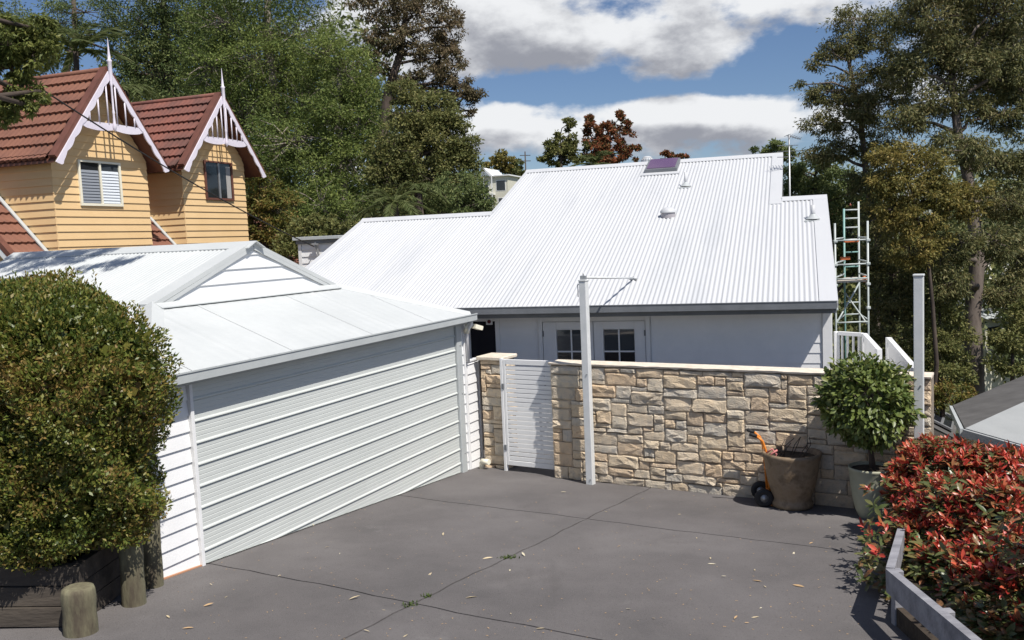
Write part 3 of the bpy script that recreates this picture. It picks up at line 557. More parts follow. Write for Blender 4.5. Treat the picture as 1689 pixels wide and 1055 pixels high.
# ------------------------------------------------------------------ stone wall, pier and gate
W0 = at(985, 791, 1.0)-np.array([0,0,CZ]); W0 = W0*(13.63/W0[1]); W0 = (float(W0[0]), float(W0[1]), 0.0)
WH = zr(-1.965)
def wxy(t, b): return (W0[0]+math.cos(wA)*t-math.sin(wA)*b, W0[1]+math.sin(wA)*t+math.cos(wA)*b)
def wgz(t, b=0.0): return gz(*wxy(t, b))
def stone_mesh(w, h, seed, dep=0.05):
    rn = random.Random(seed); mb = MB(); V = []; g = 0.004
    fxs = [0, 0.06, 0.28, 0.52, 0.75, 0.94, 1] if w > 0.36 else ([0, 0.08, 0.36, 0.66, 0.92, 1] if w > 0.22 else [0, 0.12, 0.5, 0.88, 1])
    fys = [0, 0.10, 0.38, 0.66, 0.90, 1] if h > 0.2 else ([0, 0.14, 0.5, 0.86, 1] if h > 0.11 else [0, 0.22, 0.78, 1])
    nx_, ny_ = len(fxs)-1, len(fys)-1; tx, ty = rn.uniform(-0.35, 0.35), rn.uniform(-0.25, 0.45); pk = rn.uniform(0.35, 1.15); cv = rn.uniform(-0.012, 0.012)
    for j in range(ny_+1):
        for i in range(nx_+1):
            fx, fy = fxs[i], fys[j]; edge = i in (0, nx_) or j in (0, ny_); rim = not edge and (i in (1, nx_-1) or j in (1, ny_-1))
            x = g+(w-2*g)*fx; z = g+(h-2*g)*fy+cv*math.sin(PI*fx)*(1 if j in (0, ny_) else 0.5)
            if edge: x += rn.uniform(-0.004, 0.004); z += rn.uniform(-0.005, 0.005); y = -rn.uniform(0.0, 0.010)
            else:
                base = dep*pk*max(0.15, 0.7+tx*(fx-0.5)*2+ty*(0.5-fy)*2); x += rn.uniform(-0.06, 0.06)*w; z += rn.uniform(-0.07, 0.07)*h
                y = -(0.010+base*(rn.uniform(0.35, 1.0) if rim else rn.uniform(0.35, 1.35)))
            V.append((x, y, z))
    W_ = nx_+1; F = []
    for j in range(ny_):
        for i in range(nx_):
            a_, b_, c_, d_ = j*W_+i, j*W_+i+1, (j+1)*W_+i+1, (j+1)*W_+i
            F += [(a_, b_, c_), (a_, c_, d_)] if rn.random() < 0.5 else [(a_, b_, d_), (b_, c_, d_)]
    ring = [i for i in range(W_)]+[j*W_+nx_ for j in range(1, ny_+1)]+[ny_*W_+i for i in range(nx_-1, -1, -1)]+[j*W_ for j in range(ny_-1, 0, -1)]
    o_ = len(V); V += [(V[i][0], 0.03, V[i][2]) for i in ring]; n = len(ring)
    F += [(ring[k], o_+k, o_+(k+1) % n, ring[(k+1) % n]) for k in range(n)]
    mb.add(V, F, False); return mb
def stone_face(parent, length, height, x0, y, z0, cw, ch, seed, rotz=0.0, org=None, sizes=((2,2),(3,2),(4,3),(5,3),(4,2),(6,3),(3,1),(2,1),(4,1),(5,2),(6,3),(5,3),(6,2),(4,3),(3,3),(3,2))):
    rn = random.Random(seed); nc = max(2, round(length/cw)); nr = round(height/ch); cw = length/nc; ch = height/nr; occ = [[False]*nc for _ in range(nr)]; vj = [[False]*(nc+1) for _ in range(nr)]
    n = 0
    for r in range(nr):
        for c in range(nc):
            if occ[r][c]: continue
            free = 0
            while c+free < nc and not occ[r][c+free]: free += 1
            w, h = rn.choice(sizes); w = min(w, free); h = min(h, nr-r)
            if free-w == 1: w = free
            if r and c+w < nc and vj[r-1][c+w] and rn.random() < 0.85: w = w+1 if free-w != 1 and w < 6 and w < free else max(1, w-1)
            if free-w == 1 and w < 6: w = free
            while h > 1 and any(occ[r+k][c+q] for k in range(h) for q in range(w)): h -= 1
            if rn.random() < 0.12 and h == 3: h = 2
            for k in range(h):
                vj[r+k][c+w] = True
                for q in range(w): occ[r+k][c+q] = True
            mb = stone_mesh(w*cw, h*ch, seed*1000+n, 0.036); o = obj('stone', mb, STONE, parent); n += 1
            x, z = x0+c*cw, z0+r*ch
            if org: o.location = (org[0]+math.cos(rotz)*(c*cw), org[1]+math.sin(rotz)*(c*cw), z); o.rotation_euler = (0, 0, rotz)
            else: o.location = (x, y, z)
    return n
TL, TR = -0.75, 4.74
wall = thing('stone_wall', 'long sandstone block wall with pale coping beside the white slatted gate', 'wall', W0, ROTW)
m = MB(); m.box(TL+0.012, TR, 0.003, 0.30, -0.35, WH-0.04); obj('wall_core', m, MORTAR, wall)
n1 = stone_face(wall, TR-TL, WH-0.055-(-0.03), TL, 0.0, -0.03, 0.086, 0.0665, 11)
m = MB(); n = 60
top_, bot_ = [], []
for i in range(n+1):
    x = TL-0.02+(TR-TL+0.02)*i/n; j = random.uniform(-0.010, 0.010); top_ += [(x, -0.030+j, WH-0.030+random.uniform(-0.008, 0.004)), (x, -0.04+j, WH-0.006+random.uniform(-0.004, 0.004)), (x, 0.32, WH), (x, 0.32, WH-0.03)]
m.add(top_, [(i*4+k, i*4+4+k, i*4+4+(k+1) % 4, i*4+(k+1) % 4) for i in range(n) for k in range(4)]+[(0,1,2,3), (n*4+3, n*4+2, n*4+1, n*4)]); obj('coping', m, CAPM, wall)
PL, PR = -2.10, -1.75
PQ = -2.25; PW = 0.42
pier = thing('stone_pier', 'narrow sandstone pier between the garage corner and the white gate', 'pier', wxy(PQ, 0.30)+(0.0,), ROTW)
m = MB(); m.box(0.012, PW-0.012, 0.012, 0.42, -0.4, WH-0.052); obj('wall_core', m, MORTAR, pier)
sz = ((2,2),(1,1),(2,1),(3,2),(1,2),(2,3),(3,1),(2,2),(3,3))
stone_face(pier, PW, WH-0.055+0.09, 0, 0.0, -0.09, 0.10, 0.078, 21, sizes=sz)
stone_face(pier, 0.42, WH-0.055+0.09, 0, 0, -0.09, 0.10, 0.078, 22, rotz=PI/2, org=(PW, 0.0), sizes=sz)
m = MB(); m.box(-0.06, PW+0.045, -0.05, 0.46, WH-0.05, WH+0.012, 0.012); obj('coping', m, CAPM, pier)
# short fence panel from the garage corner to the pier
fL = 0.43; fb = wxy(-2.12, 0.1)
fp = thing('weatherboard_fence', 'short white weatherboard fence panel between the garage corner and the stone pier', 'fence', (G0[0]+math.sin(gA)*(SR+0.014)+math.cos(gA)*0.02, G0[1]+math.cos(gA)*(SR+0.014)-math.sin(gA)*0.02, 0.0), ROTG)
FZ = zr(-2.0); zz = gz(*fb)-0.03
obj('panel', MB().box(0.0, fL-0.05, 0.03, 0.07, zz, FZ-0.03), WHITE, fp)
while zz < FZ-0.04:
    t = min(zz+0.165, FZ-0.03); mb = MB(); mb.hexa([(0.0,0.004,zz),(fL-0.052,0.004,zz),(fL-0.052,0.029,zz),(0.0,0.029,zz),(0.0,0.024,t+0.006),(fL-0.052,0.024,t+0.006),(fL-0.052,0.029,t+0.006),(0.0,0.029,t+0.006)]); obj('weatherboard', mb, WBOARD, fp); zz = t
obj('end_post', MB().box(fL-0.05, fL, -0.005, 0.08, gz(*fb)-0.05, FZ, 0.004), WHITE, fp); obj('capping', MB().box(0.0, fL-0.052, -0.004, 0.08, FZ-0.028, FZ+0.004, 0.003), WHITE, fp)
gt = thing('gate', 'white slatted metal gate between the stone pier and wall', 'gate', wxy(PR+0.03, 0.17)+(0.0,), ROTW)
GW = TL-0.02-(PR+0.03); gb, gtop = 0.05, WH-0.005
for (a, b, nm) in ((0.0, 0.045, 'stile'), (GW-0.045, GW, 'stile')): obj(nm, MB().box(a, b, -0.02, 0.02, gb, gtop, 0.004), WHITE, gt)
obj('rail', MB().box(0.046, GW-0.046, -0.02, 0.02, gb, gb+0.08, 0.004), WHITE, gt); obj('rail', MB().box(0.046, GW-0.046, -0.02, 0.02, gtop-0.085, gtop, 0.004), WHITE, gt)
nsl = 21; zs = gb+0.09; st_ = (gtop-0.095-zs)/nsl; sl_me = MB().box(0.047, GW-0.047, -0.012, 0.008, 0, st_-0.012, 0.003).mesh('slat'); sl_me.materials.append(WHITE)
for k in range(nsl): o = obj('slat', sl_me, None, gt); o.location = (0, 0, zs+k*st_)
obj('gate_post', MB().box(-0.055, -0.006, -0.03, 0.03, -0.1, gtop+0.01, 0.004), WHITE, gt)
for z in (0.35, 1.38): obj('hinge', MB().box(-0.03, 0.012, -0.042, -0.022, z-0.045, z+0.045, 0.004), DGREY, gt)
# white tap box at the foot of the corner
tp_ = wxy(-2.20, 0.12); tb = thing('drain_elbow', 'small white plastic drain elbow at the foot of the garage corner', 'drain pipe', (tp_[0], tp_[1], gz(*tp_)), ROTW)
m = MB(); m.tube([(0,0,0.0), (0,0,0.10), (0.02,0,0.135)], 0.045, 12); obj('elbow', m, CREAM, tb); m = MB(); m.tube([(0.0,0,0.125), (0.15,-0.01,0.13)], 0.05, 12); obj('collar', m, CREAM, tb)
# ------------------------------------------------------------------ posts
TPZ = zr(-0.67)
def post(t, b, label, size=0.112):
    p = wxy(t, b); g = gz(*p); o = thing('steel_post', label, 'post', (p[0], p[1], g), ROTW, 'white square posts along the wall')
    obj('shaft', MB().box(-size/2, size/2, -size/2, size/2, -0.2, TPZ-g-0.012, 0.006), POSTW, o); obj('post_cap', MB().box(-size/2-0.008, size/2+0.008, -size/2-0.008, size/2+0.008, TPZ-g-0.011, TPZ-g+0.015, 0.005), POSTW, o)
    m = MB()
    for z in (0.09, 1.72): m.tube([(size/2-0.03, -size/2-0.012, z), (size/2-0.03, -size/2+0.01, z)], 0.011, 8)
    obj('bolt', m, STEEL, o); return o, p
p1, pp1 = post(-0.02, -0.19, 'white square steel post with roof brace standing against the stone wall')
p2, pp2 = post(4.61, -0.16, 'white square steel post at right end of the stone wall above red bushes')
ua = uv(1045, 461); ca = np.array(on_roof(ua[0], ua[1], 0.03)); cw_ = np.array([H0[0]+math.cos(hA)*ca[0]+math.sin(hA)*ca[1], H0[1]-math.sin(hA)*ca[0]+math.cos(hA)*ca[1], ca[2]])
d = cw_-np.array([pp1[0], pp1[1], gz(*pp1)]); lc = (d[0]*math.cos(wA)+d[1]*math.sin(wA), -d[0]*math.sin(wA)+d[1]*math.cos(wA), d[2]); hz = TPZ-gz(*pp1)
m = MB(); m.tube([(0, 0, hz+0.045), lc], 0.018, 8); br = obj('brace_arm', m, POSTW, p1); m = MB(); m.box(-0.05, 0.05, -0.02, 0.02, hz+0.015, hz+0.075, 0.004); m.tube([(0, 0, hz+0.07), (0, 0, hz+0.12)], 0.01, 6); obj('bracket', m, STEEL, br)
m = MB(); m.box(lc[0]-0.07, lc[0]+0.07, lc[1]-0.03, lc[1]+0.03, lc[2]-0.03, lc[2]-0.008); m.tube([(lc[0]-0.0, lc[1], lc[2]-0.02), (lc[0], lc[1], lc[2]+0.05)], 0.009, 6); obj('bracket', m, STEEL, br)
m = MB(); m.tube([(-0.10, 0, hz-0.06), (-0.10, 0, hz-0.25)], 0.008, 6); m.tube([(-0.06, 0, hz-0.06), (-0.10, 0, hz-0.06)], 0.008, 6); obj('hook', m, STEEL, p1)
m = MB(); m.bar((-0.09, 0.0, 0.75), (-0.02, 0.0, 0.15), 0.05, 0.09); obj('brace_strut', m, POSTW, p2)

# ------------------------------------------------------------------ yellow house
Y0 = (YO[0], YO[1], 0.0)
yh = thing('yellow_house', 'yellow weatherboard house with two gabled dormers and red brown tiled roof', 'house', Y0, ROTY)
def tile_plane(parent, m, org, du, ds, nrm, U0, U1, T, step, name='tile_course'):
    org, du, ds, nrm = (np.array(q, float) for q in (org, du, ds, nrm)); k = 0; per = 0.155; n = int((U1-U0)/per*4)
    while k*step < T-0.02:
        t0, t1 = k*step, min((k+1)*step, T)
        V = []
        ph = random.random()*6
        for i in range(n+1):
            u = U0+(U1-U0)*i/n; w = 0.5+0.5*math.cos(2*PI*u/per); sc = 0.026*math.cos(2*PI*u/per)+0.006*math.sin(u*1.7+ph)
            base = org+du*u
            V += [base+ds*t0+nrm*(0.004+0.006*w), base+ds*(t1-0.10+sc*0.5)+nrm*(0.034+0.014*w), base+ds*(t1+sc)+nrm*(0.048+0.026*w), base+ds*(t1+sc+0.004)+nrm*(-0.004)]
        F = [(i*4+j, (i+1)*4+j, (i+1)*4+j+1, i*4+j+1) for i in range(n) for j in range(3)]
        mb = MB(); mb.add(V, F, False); obj(name, mb, m, parent); k += 1
def scallop_board(a, b, depth, thick, nsc, y, tip=0.05):
    """board from apex a=(x,z) to foot b, scalloped lower edge"""
    ax, az_ = a; bx, bz = b; L = math.hypot(bx-ax, bz-az_); dx, dz_ = (bx-ax)/L, (bz-az_)/L; px_, pz_ = (dz_, -dx) if dx > 0 else (-dz_, dx)
    if pz_ > 0: px_, pz_ = -px_, -pz_
    n = nsc*8; V = []
    for i in range(n+1):
        t = i/n; dd = depth*(0.72+0.28*abs(math.sin(PI*nsc*t))) if t < 0.93 else depth*(0.72+0.5*math.sin(PI*(t-0.93)/0.07))
        if t > 0.985: dd *= 0.35
        x, z = ax+dx*L*t, az_+dz_*L*t
        V += [(x, y, z), (x+px_*dd, y, z+pz_*dd), (x+px_*dd, y+thick, z+pz_*dd), (x, y+thick, z)]
    F = [(i*4+j, (i+1)*4+j, (i+1)*4+(j+1) % 4, i*4+(j+1) % 4) for i in range(n) for j in range(4)]+[(0,1,2,3), (n*4+3, n*4+2, n*4+1, n*4)]
    mb = MB(); mb.add(V, F); return mb
def dormer(sc, wh, half, apex, tip, tm, nsp, depth):
    apex, tip = zr(apex), zr(tip); tan = (apex-tip)/half; L = math.hypot(half, apex-tip); cp, sp_ = half/L, (apex-tip)/L; YF = -0.36
    core = MB(); core.box(sc-wh+0.02, sc+wh-0.02, 0.03, depth, -0.6, tip-0.10)
    zt_ = apex-0.12
    core.add([(sc-wh+0.02, 0.03, tip-0.10), (sc+wh-0.02, 0.03, tip-0.10), (sc+wh-0.02, 0.03, zt_-wh*tan), (sc, 0.03, zt_), (sc-wh+0.02, 0.03, zt_-wh*tan)], [(0,1,2,3,4)]); obj('wall', core, YELLOW, yh)
    st_ = 0.158; z = 0.02*0+zr(-0.55)
    while z < zt_-0.06:
        t = min(z+st_, zt_-0.01); w0, w1 = min(wh, (zt_-z)/tan), min(wh, (zt_-t)/tan)
        mb = MB(); mb.hexa([(sc-w0,0.0,z),(sc+w0,0.0,z),(sc+w0,0.03,z),(sc-w0,0.03,z),(sc-w1,0.022,t+0.007),(sc+w1,0.022,t+0.007),(sc+w1,0.03,t+0.007),(sc-w1,0.03,t+0.007)]); obj('weatherboard', mb, YELLOW, yh)
        z = t
    z = zr(-0.55)
    while z < tip-0.1:
        t = min(z+st_, tip-0.09); x = sc-wh
        mb = MB(); mb.hexa([(x-0.012,0.004,z),(x+0.02,0.004,z),(x+0.02,depth,z),(x-0.012,depth,z),(x+0.010,0.004,t+0.007),(x+0.02,0.004,t+0.007),(x+0.02,depth,t+0.007),(x+0.010,depth,t+0.007)]); obj('weatherboard', mb, YELLOW, yh)
        z = t
    rfo = MB()
    for sg in (-1, 1):
        e = sc+sg*(half+0.02); ez_ = apex-(half+0.02)*tan
        P = [(sc, YF+0.05, apex-0.035), (e, YF+0.05, ez_-0.035), (e, depth+1.5, ez_-0.035), (sc, depth+1.5, apex-0.035)]
        rfo.add(P+[(p[0], p[1], p[2]-0.05) for p in P], [(0,1,2,3),(7,6,5,4),(0,4,5,1),(1,5,6,2),(2,6,7,3),(3,7,4,0)])
    ro = obj('dormer_roof', rfo, BROWNT, yh)
    for sg in (-1, 1): tile_plane(ro, tm, (sc, 0, apex), (0, 1, 0), (sg*cp, 0, -sp_), (sg*sp_, 0, cp), YF+0.20, depth+1.5, L+0.03, 0.305)
    m = MB(); m.tube([(sc, YF+0.02, apex+0.02), (sc, depth+1.5, apex+0.02)], 0.055, 8); obj('ridge_cap', m, tm, ro)
    for sg in (-1, 1):                   # brown barge capping and lilac scalloped board
        e = (sc+sg*(half+0.03), apex-(half+0.03)*tan)
        m = MB(); m.bar((sc+sg*0.012, YF+0.06, apex+0.045), (e[0], YF+0.06, e[1]+0.045), 0.17, 0.085, up=(-sg*sp_*-1, 0, cp)); obj('barge_cap', m, BROWNT, ro)
        m = scallop_board((sc+sg*0.03, apex-0.03), (sc+sg*(half+0.06), apex-(half+0.06)*tan-0.03), 0.128, 0.03, 7, YF-0.06); obj('bargeboard', m, LILAC, ro)
    zc = apex-0.60*(apex-tip); hw = 0.57*half; fret = MB(); n = 14; V = []
    for i in range(n+1):
        x = -hw+2*hw*i/n; q = abs(x)/hw; zz_ = zc-0.02*q; d_ = 0.11+0.08*math.sin(PI*min(1, q))*0.6-0.03*(q > 0.9)
        V += [(sc+x, YF-0.05, zz_+0.03), (sc+x, YF-0.05, zz_-d_+0.03*q), (sc+x, YF-0.02, zz_-d_+0.03*q), (sc+x, YF-0.02, zz_+0.03)]
    fret.add(V, [(i*4+j, (i+1)*4+j, (i+1)*4+(j+1) % 4, i*4+(j+1) % 4) for i in range(n) for j in range(4)]+[(0,1,2,3), (n*4+3, n*4+2, n*4+1, n*4)]); ft = obj('gable_fretwork', fret, LILAC, ro)
    for k in range(nsp):
        x = hw*0.86*(-1+2*(k+0.5)/nsp); ztop = apex-abs(x)*tan-0.14
        if abs(x) < 0.05 or ztop < zc+0.06: continue
        obj('spindle', MB().tube([(sc+x, YF-0.04, zc), (sc+x, YF-0.04, ztop+0.05)], 0.017, 8), LILAC, ft)
    fi = MB(); fi.lathe([(0.0, -1.32), (0.028, -1.27), (0.045, -1.2), (0.03, -1.12), (0.022, -0.95), (0.03, -0.9), (0.022, -0.85), (0.022, -0.35), (0.035, -0.3), (0.025, -0.25), (0.045, -0.1), (0.045, 0.16), (0.06, 0.19), (0.03, 0.22), (0.03, 0.30), (0.018, 0.42), (0.004, 0.66)], 10, (sc, YF-0.075, apex)); obj('finial', fi, LILAC, ft)
    return ro
dormer(0.03, 1.36, 1.56, 3.99, 2.04, TILE, 6, 3.2)
dormer(3.82, 1.25, 1.58, 3.97, 2.10, TILE2, 8, 3.2)
def window(x0, x1, z0, z1, fm, kind):
    fo = MB(); fw_ = 0.055
    fo.box(x0, x1, -0.035, 0.02, z0, z0+fw_, 0.004); fo.box(x0, x1, -0.035, 0.02, z1-fw_*0.8, z1, 0.004); fo.box(x0, x0+fw_, -0.035, 0.02, z0+fw_+0.001, z1-fw_*0.8-0.001, 0.003); fo.box(x1-fw_, x1, -0.035, 0.02, z0+fw_+0.001, z1-fw_*0.8-0.001, 0.003)
    wdo = obj('window', fo, fm, yh); xm = (x0+x1)/2
    obj('mullion', MB().box(xm-0.025, xm+0.025, -0.03, 0.01, z0+fw_+0.002, z1-fw_*0.8-0.002), fm if kind else STEEL, wdo)
    if kind:
        for (a, b, mm_) in ((x0+fw_+0.001, xm-0.026, BLINDG), (xm+0.026, x1-fw_-0.001, BLIND)):
            obj('pane', MB().box(a, b, -0.004, 0.0, z0+fw_+0.002, z1-fw_*0.8-0.002), GLASSD if mm_ is BLINDG else GLASS, wdo)
            n = 11; zz_ = z0+fw_+0.01; zt_ = z1-0.20; s_ = (zt_-zz_)/n
            for k in range(n):
                mb = MB(); mb.hexa([(a+0.01,-0.022,zz_+k*s_),(b-0.02,-0.022,zz_+k*s_),(b-0.02,-0.018,zz_+k*s_),(a+0.01,-0.018,zz_+k*s_),(a+0.01,-0.009,zz_+(k+1)*s_-0.006),(b-0.02,-0.009,zz_+(k+1)*s_-0.006),(b-0.02,-0.006,zz_+(k+1)*s_-0.006),(a+0.01,-0.006,zz_+(k+1)*s_-0.006)]); obj('louvre', mb, mm_, wdo)
    else:
        for (a, b) in ((x0+fw_+0.001, xm-0.026), (xm+0.026, x1-fw_-0.001)): obj('pane', MB().box(a, b, -0.004, 0.0, z0+fw_+0.002, z1-fw_*0.8-0.002), GLASSD, wdo)
        V = []; 
        for i in range(7): x = xm+0.30+0.03*i; V += [(x-0.03*(i == 0)*0+0.0, -0.008-0.004*(i % 2), z0+fw_+0.01), (x, -0.008-0.004*(i % 2), z1-0.12)]
        mb = MB(); mb.add(V, [(2*i, 2*i+2, 2*i+3, 2*i+1) for i in range(6)]); obj('curtain', mb, CURTAIN, wdo)
window(-0.66, 0.54, zr(1.10), zr(2.07), CREAM, True)
window(3.40, 4.52, zr(1.33), zr(2.33), BROWNT, False)
# lower main roof between and beside the dormers (45 degrees, falls to the front)
mr = MB(); sl = lambda y: zr(-0.13)+y
P = [(-2.25, -0.45, sl(-0.45)-0.05), (7.2, -0.45, sl(-0.45)-0.05), (7.2, 4.6, sl(4.6)-0.05), (-2.25, 4.6, sl(4.6)-0.05)]
mr.add(P+[(p[0], p[1], p[2]-0.08) for p in P], [(0,1,2,3),(7,6,5,4),(0,4,5,1),(1,5,6,2),(2,6,7,3),(3,7,4,0)]); mro = obj('main_roof', mr, BROWNT, yh)
q_ = math.sqrt(0.5)
for (a, b) in ((-2.16, -1.38), (1.47, 2.54), (5.10, 7.2)): tile_plane(mro, TILE, (0, 2.2, sl(2.2)-0.045), (1, 0, 0), (0, -q_, -q_), (0, -q_, q_), a, b, 2.65/q_, 0.30)
m = MB(); m.bar((-2.25, 3.0, sl(3.0)+0.0), (-2.25, -0.5, sl(-0.5)), 0.14, 0.10, up=(0, -q_, q_)); obj('barge_cap', m, BROWNT, mro)
m = MB(); m.bar((-2.30, 3.0, sl(3.0)-0.16), (-2.30, -0.5, sl(-0.5)-0.16), 0.03, 0.10, up=(0, -q_, q_)); obj('bargeboard', m, WHITE, mro)
for x in (-1.40, 2.51): m = MB(); m.bar((x, 2.0, sl(2.0)+0.04), (x, -0.1, sl(-0.1)+0.04), 0.09, 0.025, up=(0, -q_, q_)); obj('flashing', m, FLASH, mro)
m = MB(); m.box(-2.12, 7.0, 0.06, 0.12, -0.3, sl(0.05)-0.15); m.add([(-2.12, 0.06, -0.3), (-2.12, 4.5, -0.3), (-2.12, 4.5, sl(4.5)-0.14), (-2.12, 0.06, sl(0.06)-0.14)], [(0,3,2,1)]); obj('wall', m, YELLOW, yh)
z = zr(-0.9)
while z < zr(1.2):
    ya = max(0.06, z+0.158-zr(-0.13)+0.15)
    mb = MB(); mb.hexa([(-2.15,ya,z),(-2.121,ya,z),(-2.121,4.4,z),(-2.15,4.4,z),(-2.13,ya,z+0.16),(-2.121,ya,z+0.16),(-2.121,4.4,z+0.16),(-2.13,4.4,z+0.16)]); obj('weatherboard', mb, YELLOW, yh); z += 0.158
# ------------------------------------------------------------------ service cable
def loc2w(org, rot, p): return np.array([org[0]+math.cos(rot)*p[0]-math.sin(rot)*p[1], org[1]+math.sin(rot)*p[0]+math.cos(rot)*p[1], p[2]])
ce = loc2w(H0, ROTH, BR); cs = at(-90, 40, 12.5); P = []
for i in range(25):
    t = i/24; q = cs+(ce-cs)*t; q[2] -= 0.55*4*t*(1-t)*0.35; P.append(q)
tag(obj('service_cable', MB().tube(P, 0.013, 6), CABLE), 'black overhead service cable crossing in front of the yellow house', 'cable')

# ------------------------------------------------------------------ things by the wall
def gpt(px, py, h=0.0):
    d = at(px, py, 1.0)-np.array([0, 0, CZ]); lo, hi = 3.0, 40.0
    for _ in range(50):
        mid = (lo+hi)/2; q = d*mid
        if q[2]+CZ > gz(q[0], q[1])+h: lo = mid
        else: hi = mid
    q = d*lo; return np.array([q[0], q[1], q[2]+CZ])
up_ = gpt(1307, 836); urn = thing('urn', 'large brown glazed urn standing on an orange hand trolley by the stone wall', 'pot', up_, 0)
m = MB(); m.lathe([(0.0, 0.02), (0.245, 0.02), (0.27, 0.035), (0.272, 0.085), (0.25, 0.115), (0.245, 0.14), (0.275, 0.22), (0.315, 0.36), (0.345, 0.52), (0.362, 0.66), (0.378, 0.70), (0.39, 0.735), (0.385, 0.765), (0.36, 0.77), (0.335, 0.745), (0.325, 0.68)], 36); obj('body', m, URN, urn)
m = MB(); m.lathe([(0.33, 0.695), (0.2, 0.69), (0.0, 0.70)], 20); obj('soil', m, SOIL, urn)
m = MB()
for k in range(7): a_ = random.uniform(0, 6.3); r_ = random.uniform(0, 0.2); h_ = random.uniform(0.12, 0.3); m.tube([(r_*math.cos(a_), r_*math.sin(a_), 0.69), (r_*math.cos(a_)+random.uniform(0, 0.12), r_*math.sin(a_), 0.69+h_*0.6), (r_*math.cos(a_)+random.uniform(0.05, 0.22), r_*math.sin(a_), 0.69+h_)], 0.005, 5)
obj('dead_stems', m, BARK, urn)
# hand trolley, seen almost from its side
tr_ = gpt(1262, 832); tro = thing('hand_trolley', 'orange two wheeled hand trolley with black grips holding the brown urn', 'trolley', tr_+np.array([0, 0.05, 0]), rad(-8))
for s_, y in ((0, -0.10), (1, 0.16)):
    m = MB(); m.tube([(0.075, y, 0.03), (0.045, y, 0.5), (0.02, y, 0.78), (-0.02, y, 0.90), (-0.10, y, 0.97)], 0.017, 8); fr_ = obj('frame_rail', m, ORANGE, tro)
    m = MB(); m.tube([(-0.095, y, 0.967), (-0.19, y, 1.0)], 0.024, 8); obj('grip', m, RUBBER, fr_)
for z in (0.18, 0.48, 0.72): x = 0.067-0.06*z; obj('crossbar', MB().tube([(x, -0.10, z), (x, 0.16, z)], 0.013, 8), ORANGE, tro)
m = MB(); m.box(0.08, 0.42, -0.14, 0.20, 0.004, 0.016); obj('toe_plate', m, ORANGE, tro)
for y in (-0.17, 0.21):
    m = MB(); prof = [(0.055, -0.03), (0.09, -0.04), (0.118, -0.034), (0.128, -0.015), (0.128, 0.015), (0.118, 0.034), (0.09, 0.04), (0.055, 0.03)]
    m.lathe(prof, 24); m.v = [(-0.02+vx, y+vz, 0.128+vy) for (vx, vy, vz) in m.v]; w_ = obj('wheel', m, RUBBER, tro)
    m = MB(); m.lathe([(0.0, -0.042), (0.02, -0.042), (0.022, -0.03), (0.058, -0.026), (0.058, 0.026), (0.022, 0.03), (0.0, 0.042)], 18); m.v = [(-0.02+vx, y+vz, 0.128+vy) for (vx, vy, vz) in m.v]; obj('rim', m, STEEL, w_)
obj('axle', MB().tube([(-0.02, -0.2, 0.128), (-0.02, 0.24, 0.128)], 0.012, 8), STEEL, tro)
m = MB(); m.tube([(0.03, -0.11, 0.74), (0.10, -0.14, 0.80), (0.16, -0.12, 0.72), (0.13, -0.10, 0.66), (0.05, -0.11, 0.66), (0.10, -0.14, 0.74), (0.17, -0.13, 0.78)], 0.014, 6); obj('strap', m, PINK, tro)

# leaf shape shared by the big leaves
def leaf_mesh(name, L, Wd, m, fold=0.28, curl=0.12):
    V = []; 
    st_ = ((0.0, 0.02), (0.22, 0.72), (0.5, 1.0), (0.78, 0.66), (1.0, 0.0))
    for (t, w) in st_: V += [(-Wd/2*w, t*L, Wd*fold*w*0.5-curl*L*t*t), (0, t*L, -curl*L*t*t), (Wd/2*w, t*L, Wd*fold*w*0.5-curl*L*t*t)]
    F = []
    for i in range(4):
        for j in range(2): F.append((i*3+j, i*3+j+1, i*3+j+4, i*3+j+3))
    mb = MB(); mb.add(V, F, True); me = mb.mesh(name); me.materials.append(m); return me, np.array(V), F
def leaf_frames(P, A, Nn):
    A = unit(A); T = unit(np.cross(A, Nn)); Nn = np.cross(T, A); return T, A, Nn
def leaf_cloud(name, P, A, Nn, sc, V, F, m, parent, kind='stuff'):
    T, A, N_ = leaf_frames(P, A, Nn); n = len(P)
    X = P[:, None, :]+sc[:, None, None]*(V[None, :, 0:1]*T[:, None, :]+V[None, :, 1:2]*A[:, None, :]+V[None, :, 2:3]*N_[:, None, :])
    Fq = np.array(F); Q = X[:, Fq, :]                     # n, f, 4, 3 -> keep topology per leaf
    nv = len(V); me = bpy.data.meshes.new(name); me.vertices.add(n*nv); me.vertices.foreach_set('co', X.astype(np.float32).ravel())
    idx = (Fq[None]+np.arange(n)[:, None, None]*nv).astype(np.int32).ravel(); nf = n*len(F)
    me.loops.add(nf*4); me.loops.foreach_set('vertex_index', idx); me.polygons.add(nf); me.polygons.foreach_set('loop_start', np.arange(0, nf*4, 4, dtype=np.int32))
    me.polygons.foreach_set('use_smooth', np.ones(nf, dtype=bool)); me.update(calc_edges=True); me.materials.append(m)
    return obj(name, me, None, parent, kind)
def leaf_objects(name, P, A, Nn, sc, me, parent):
    T, A, N_ = leaf_frames(P, A, Nn)
    for i in range(len(P)):
        o = bpy.data.objects.new(name, me); C.objects.link(o); o.parent = parent
        s = sc[i]; o.matrix_local = Matrix(((T[i][0]*s, A[i][0]*s, N_[i][0]*s, P[i][0]), (T[i][1]*s, A[i][1]*s, N_[i][1]*s, P[i][1]), (T[i][2]*s, A[i][2]*s, N_[i][2]*s, P[i][2]), (0,0,0,1)))
CAMP = np.array([0, 0, CZ])
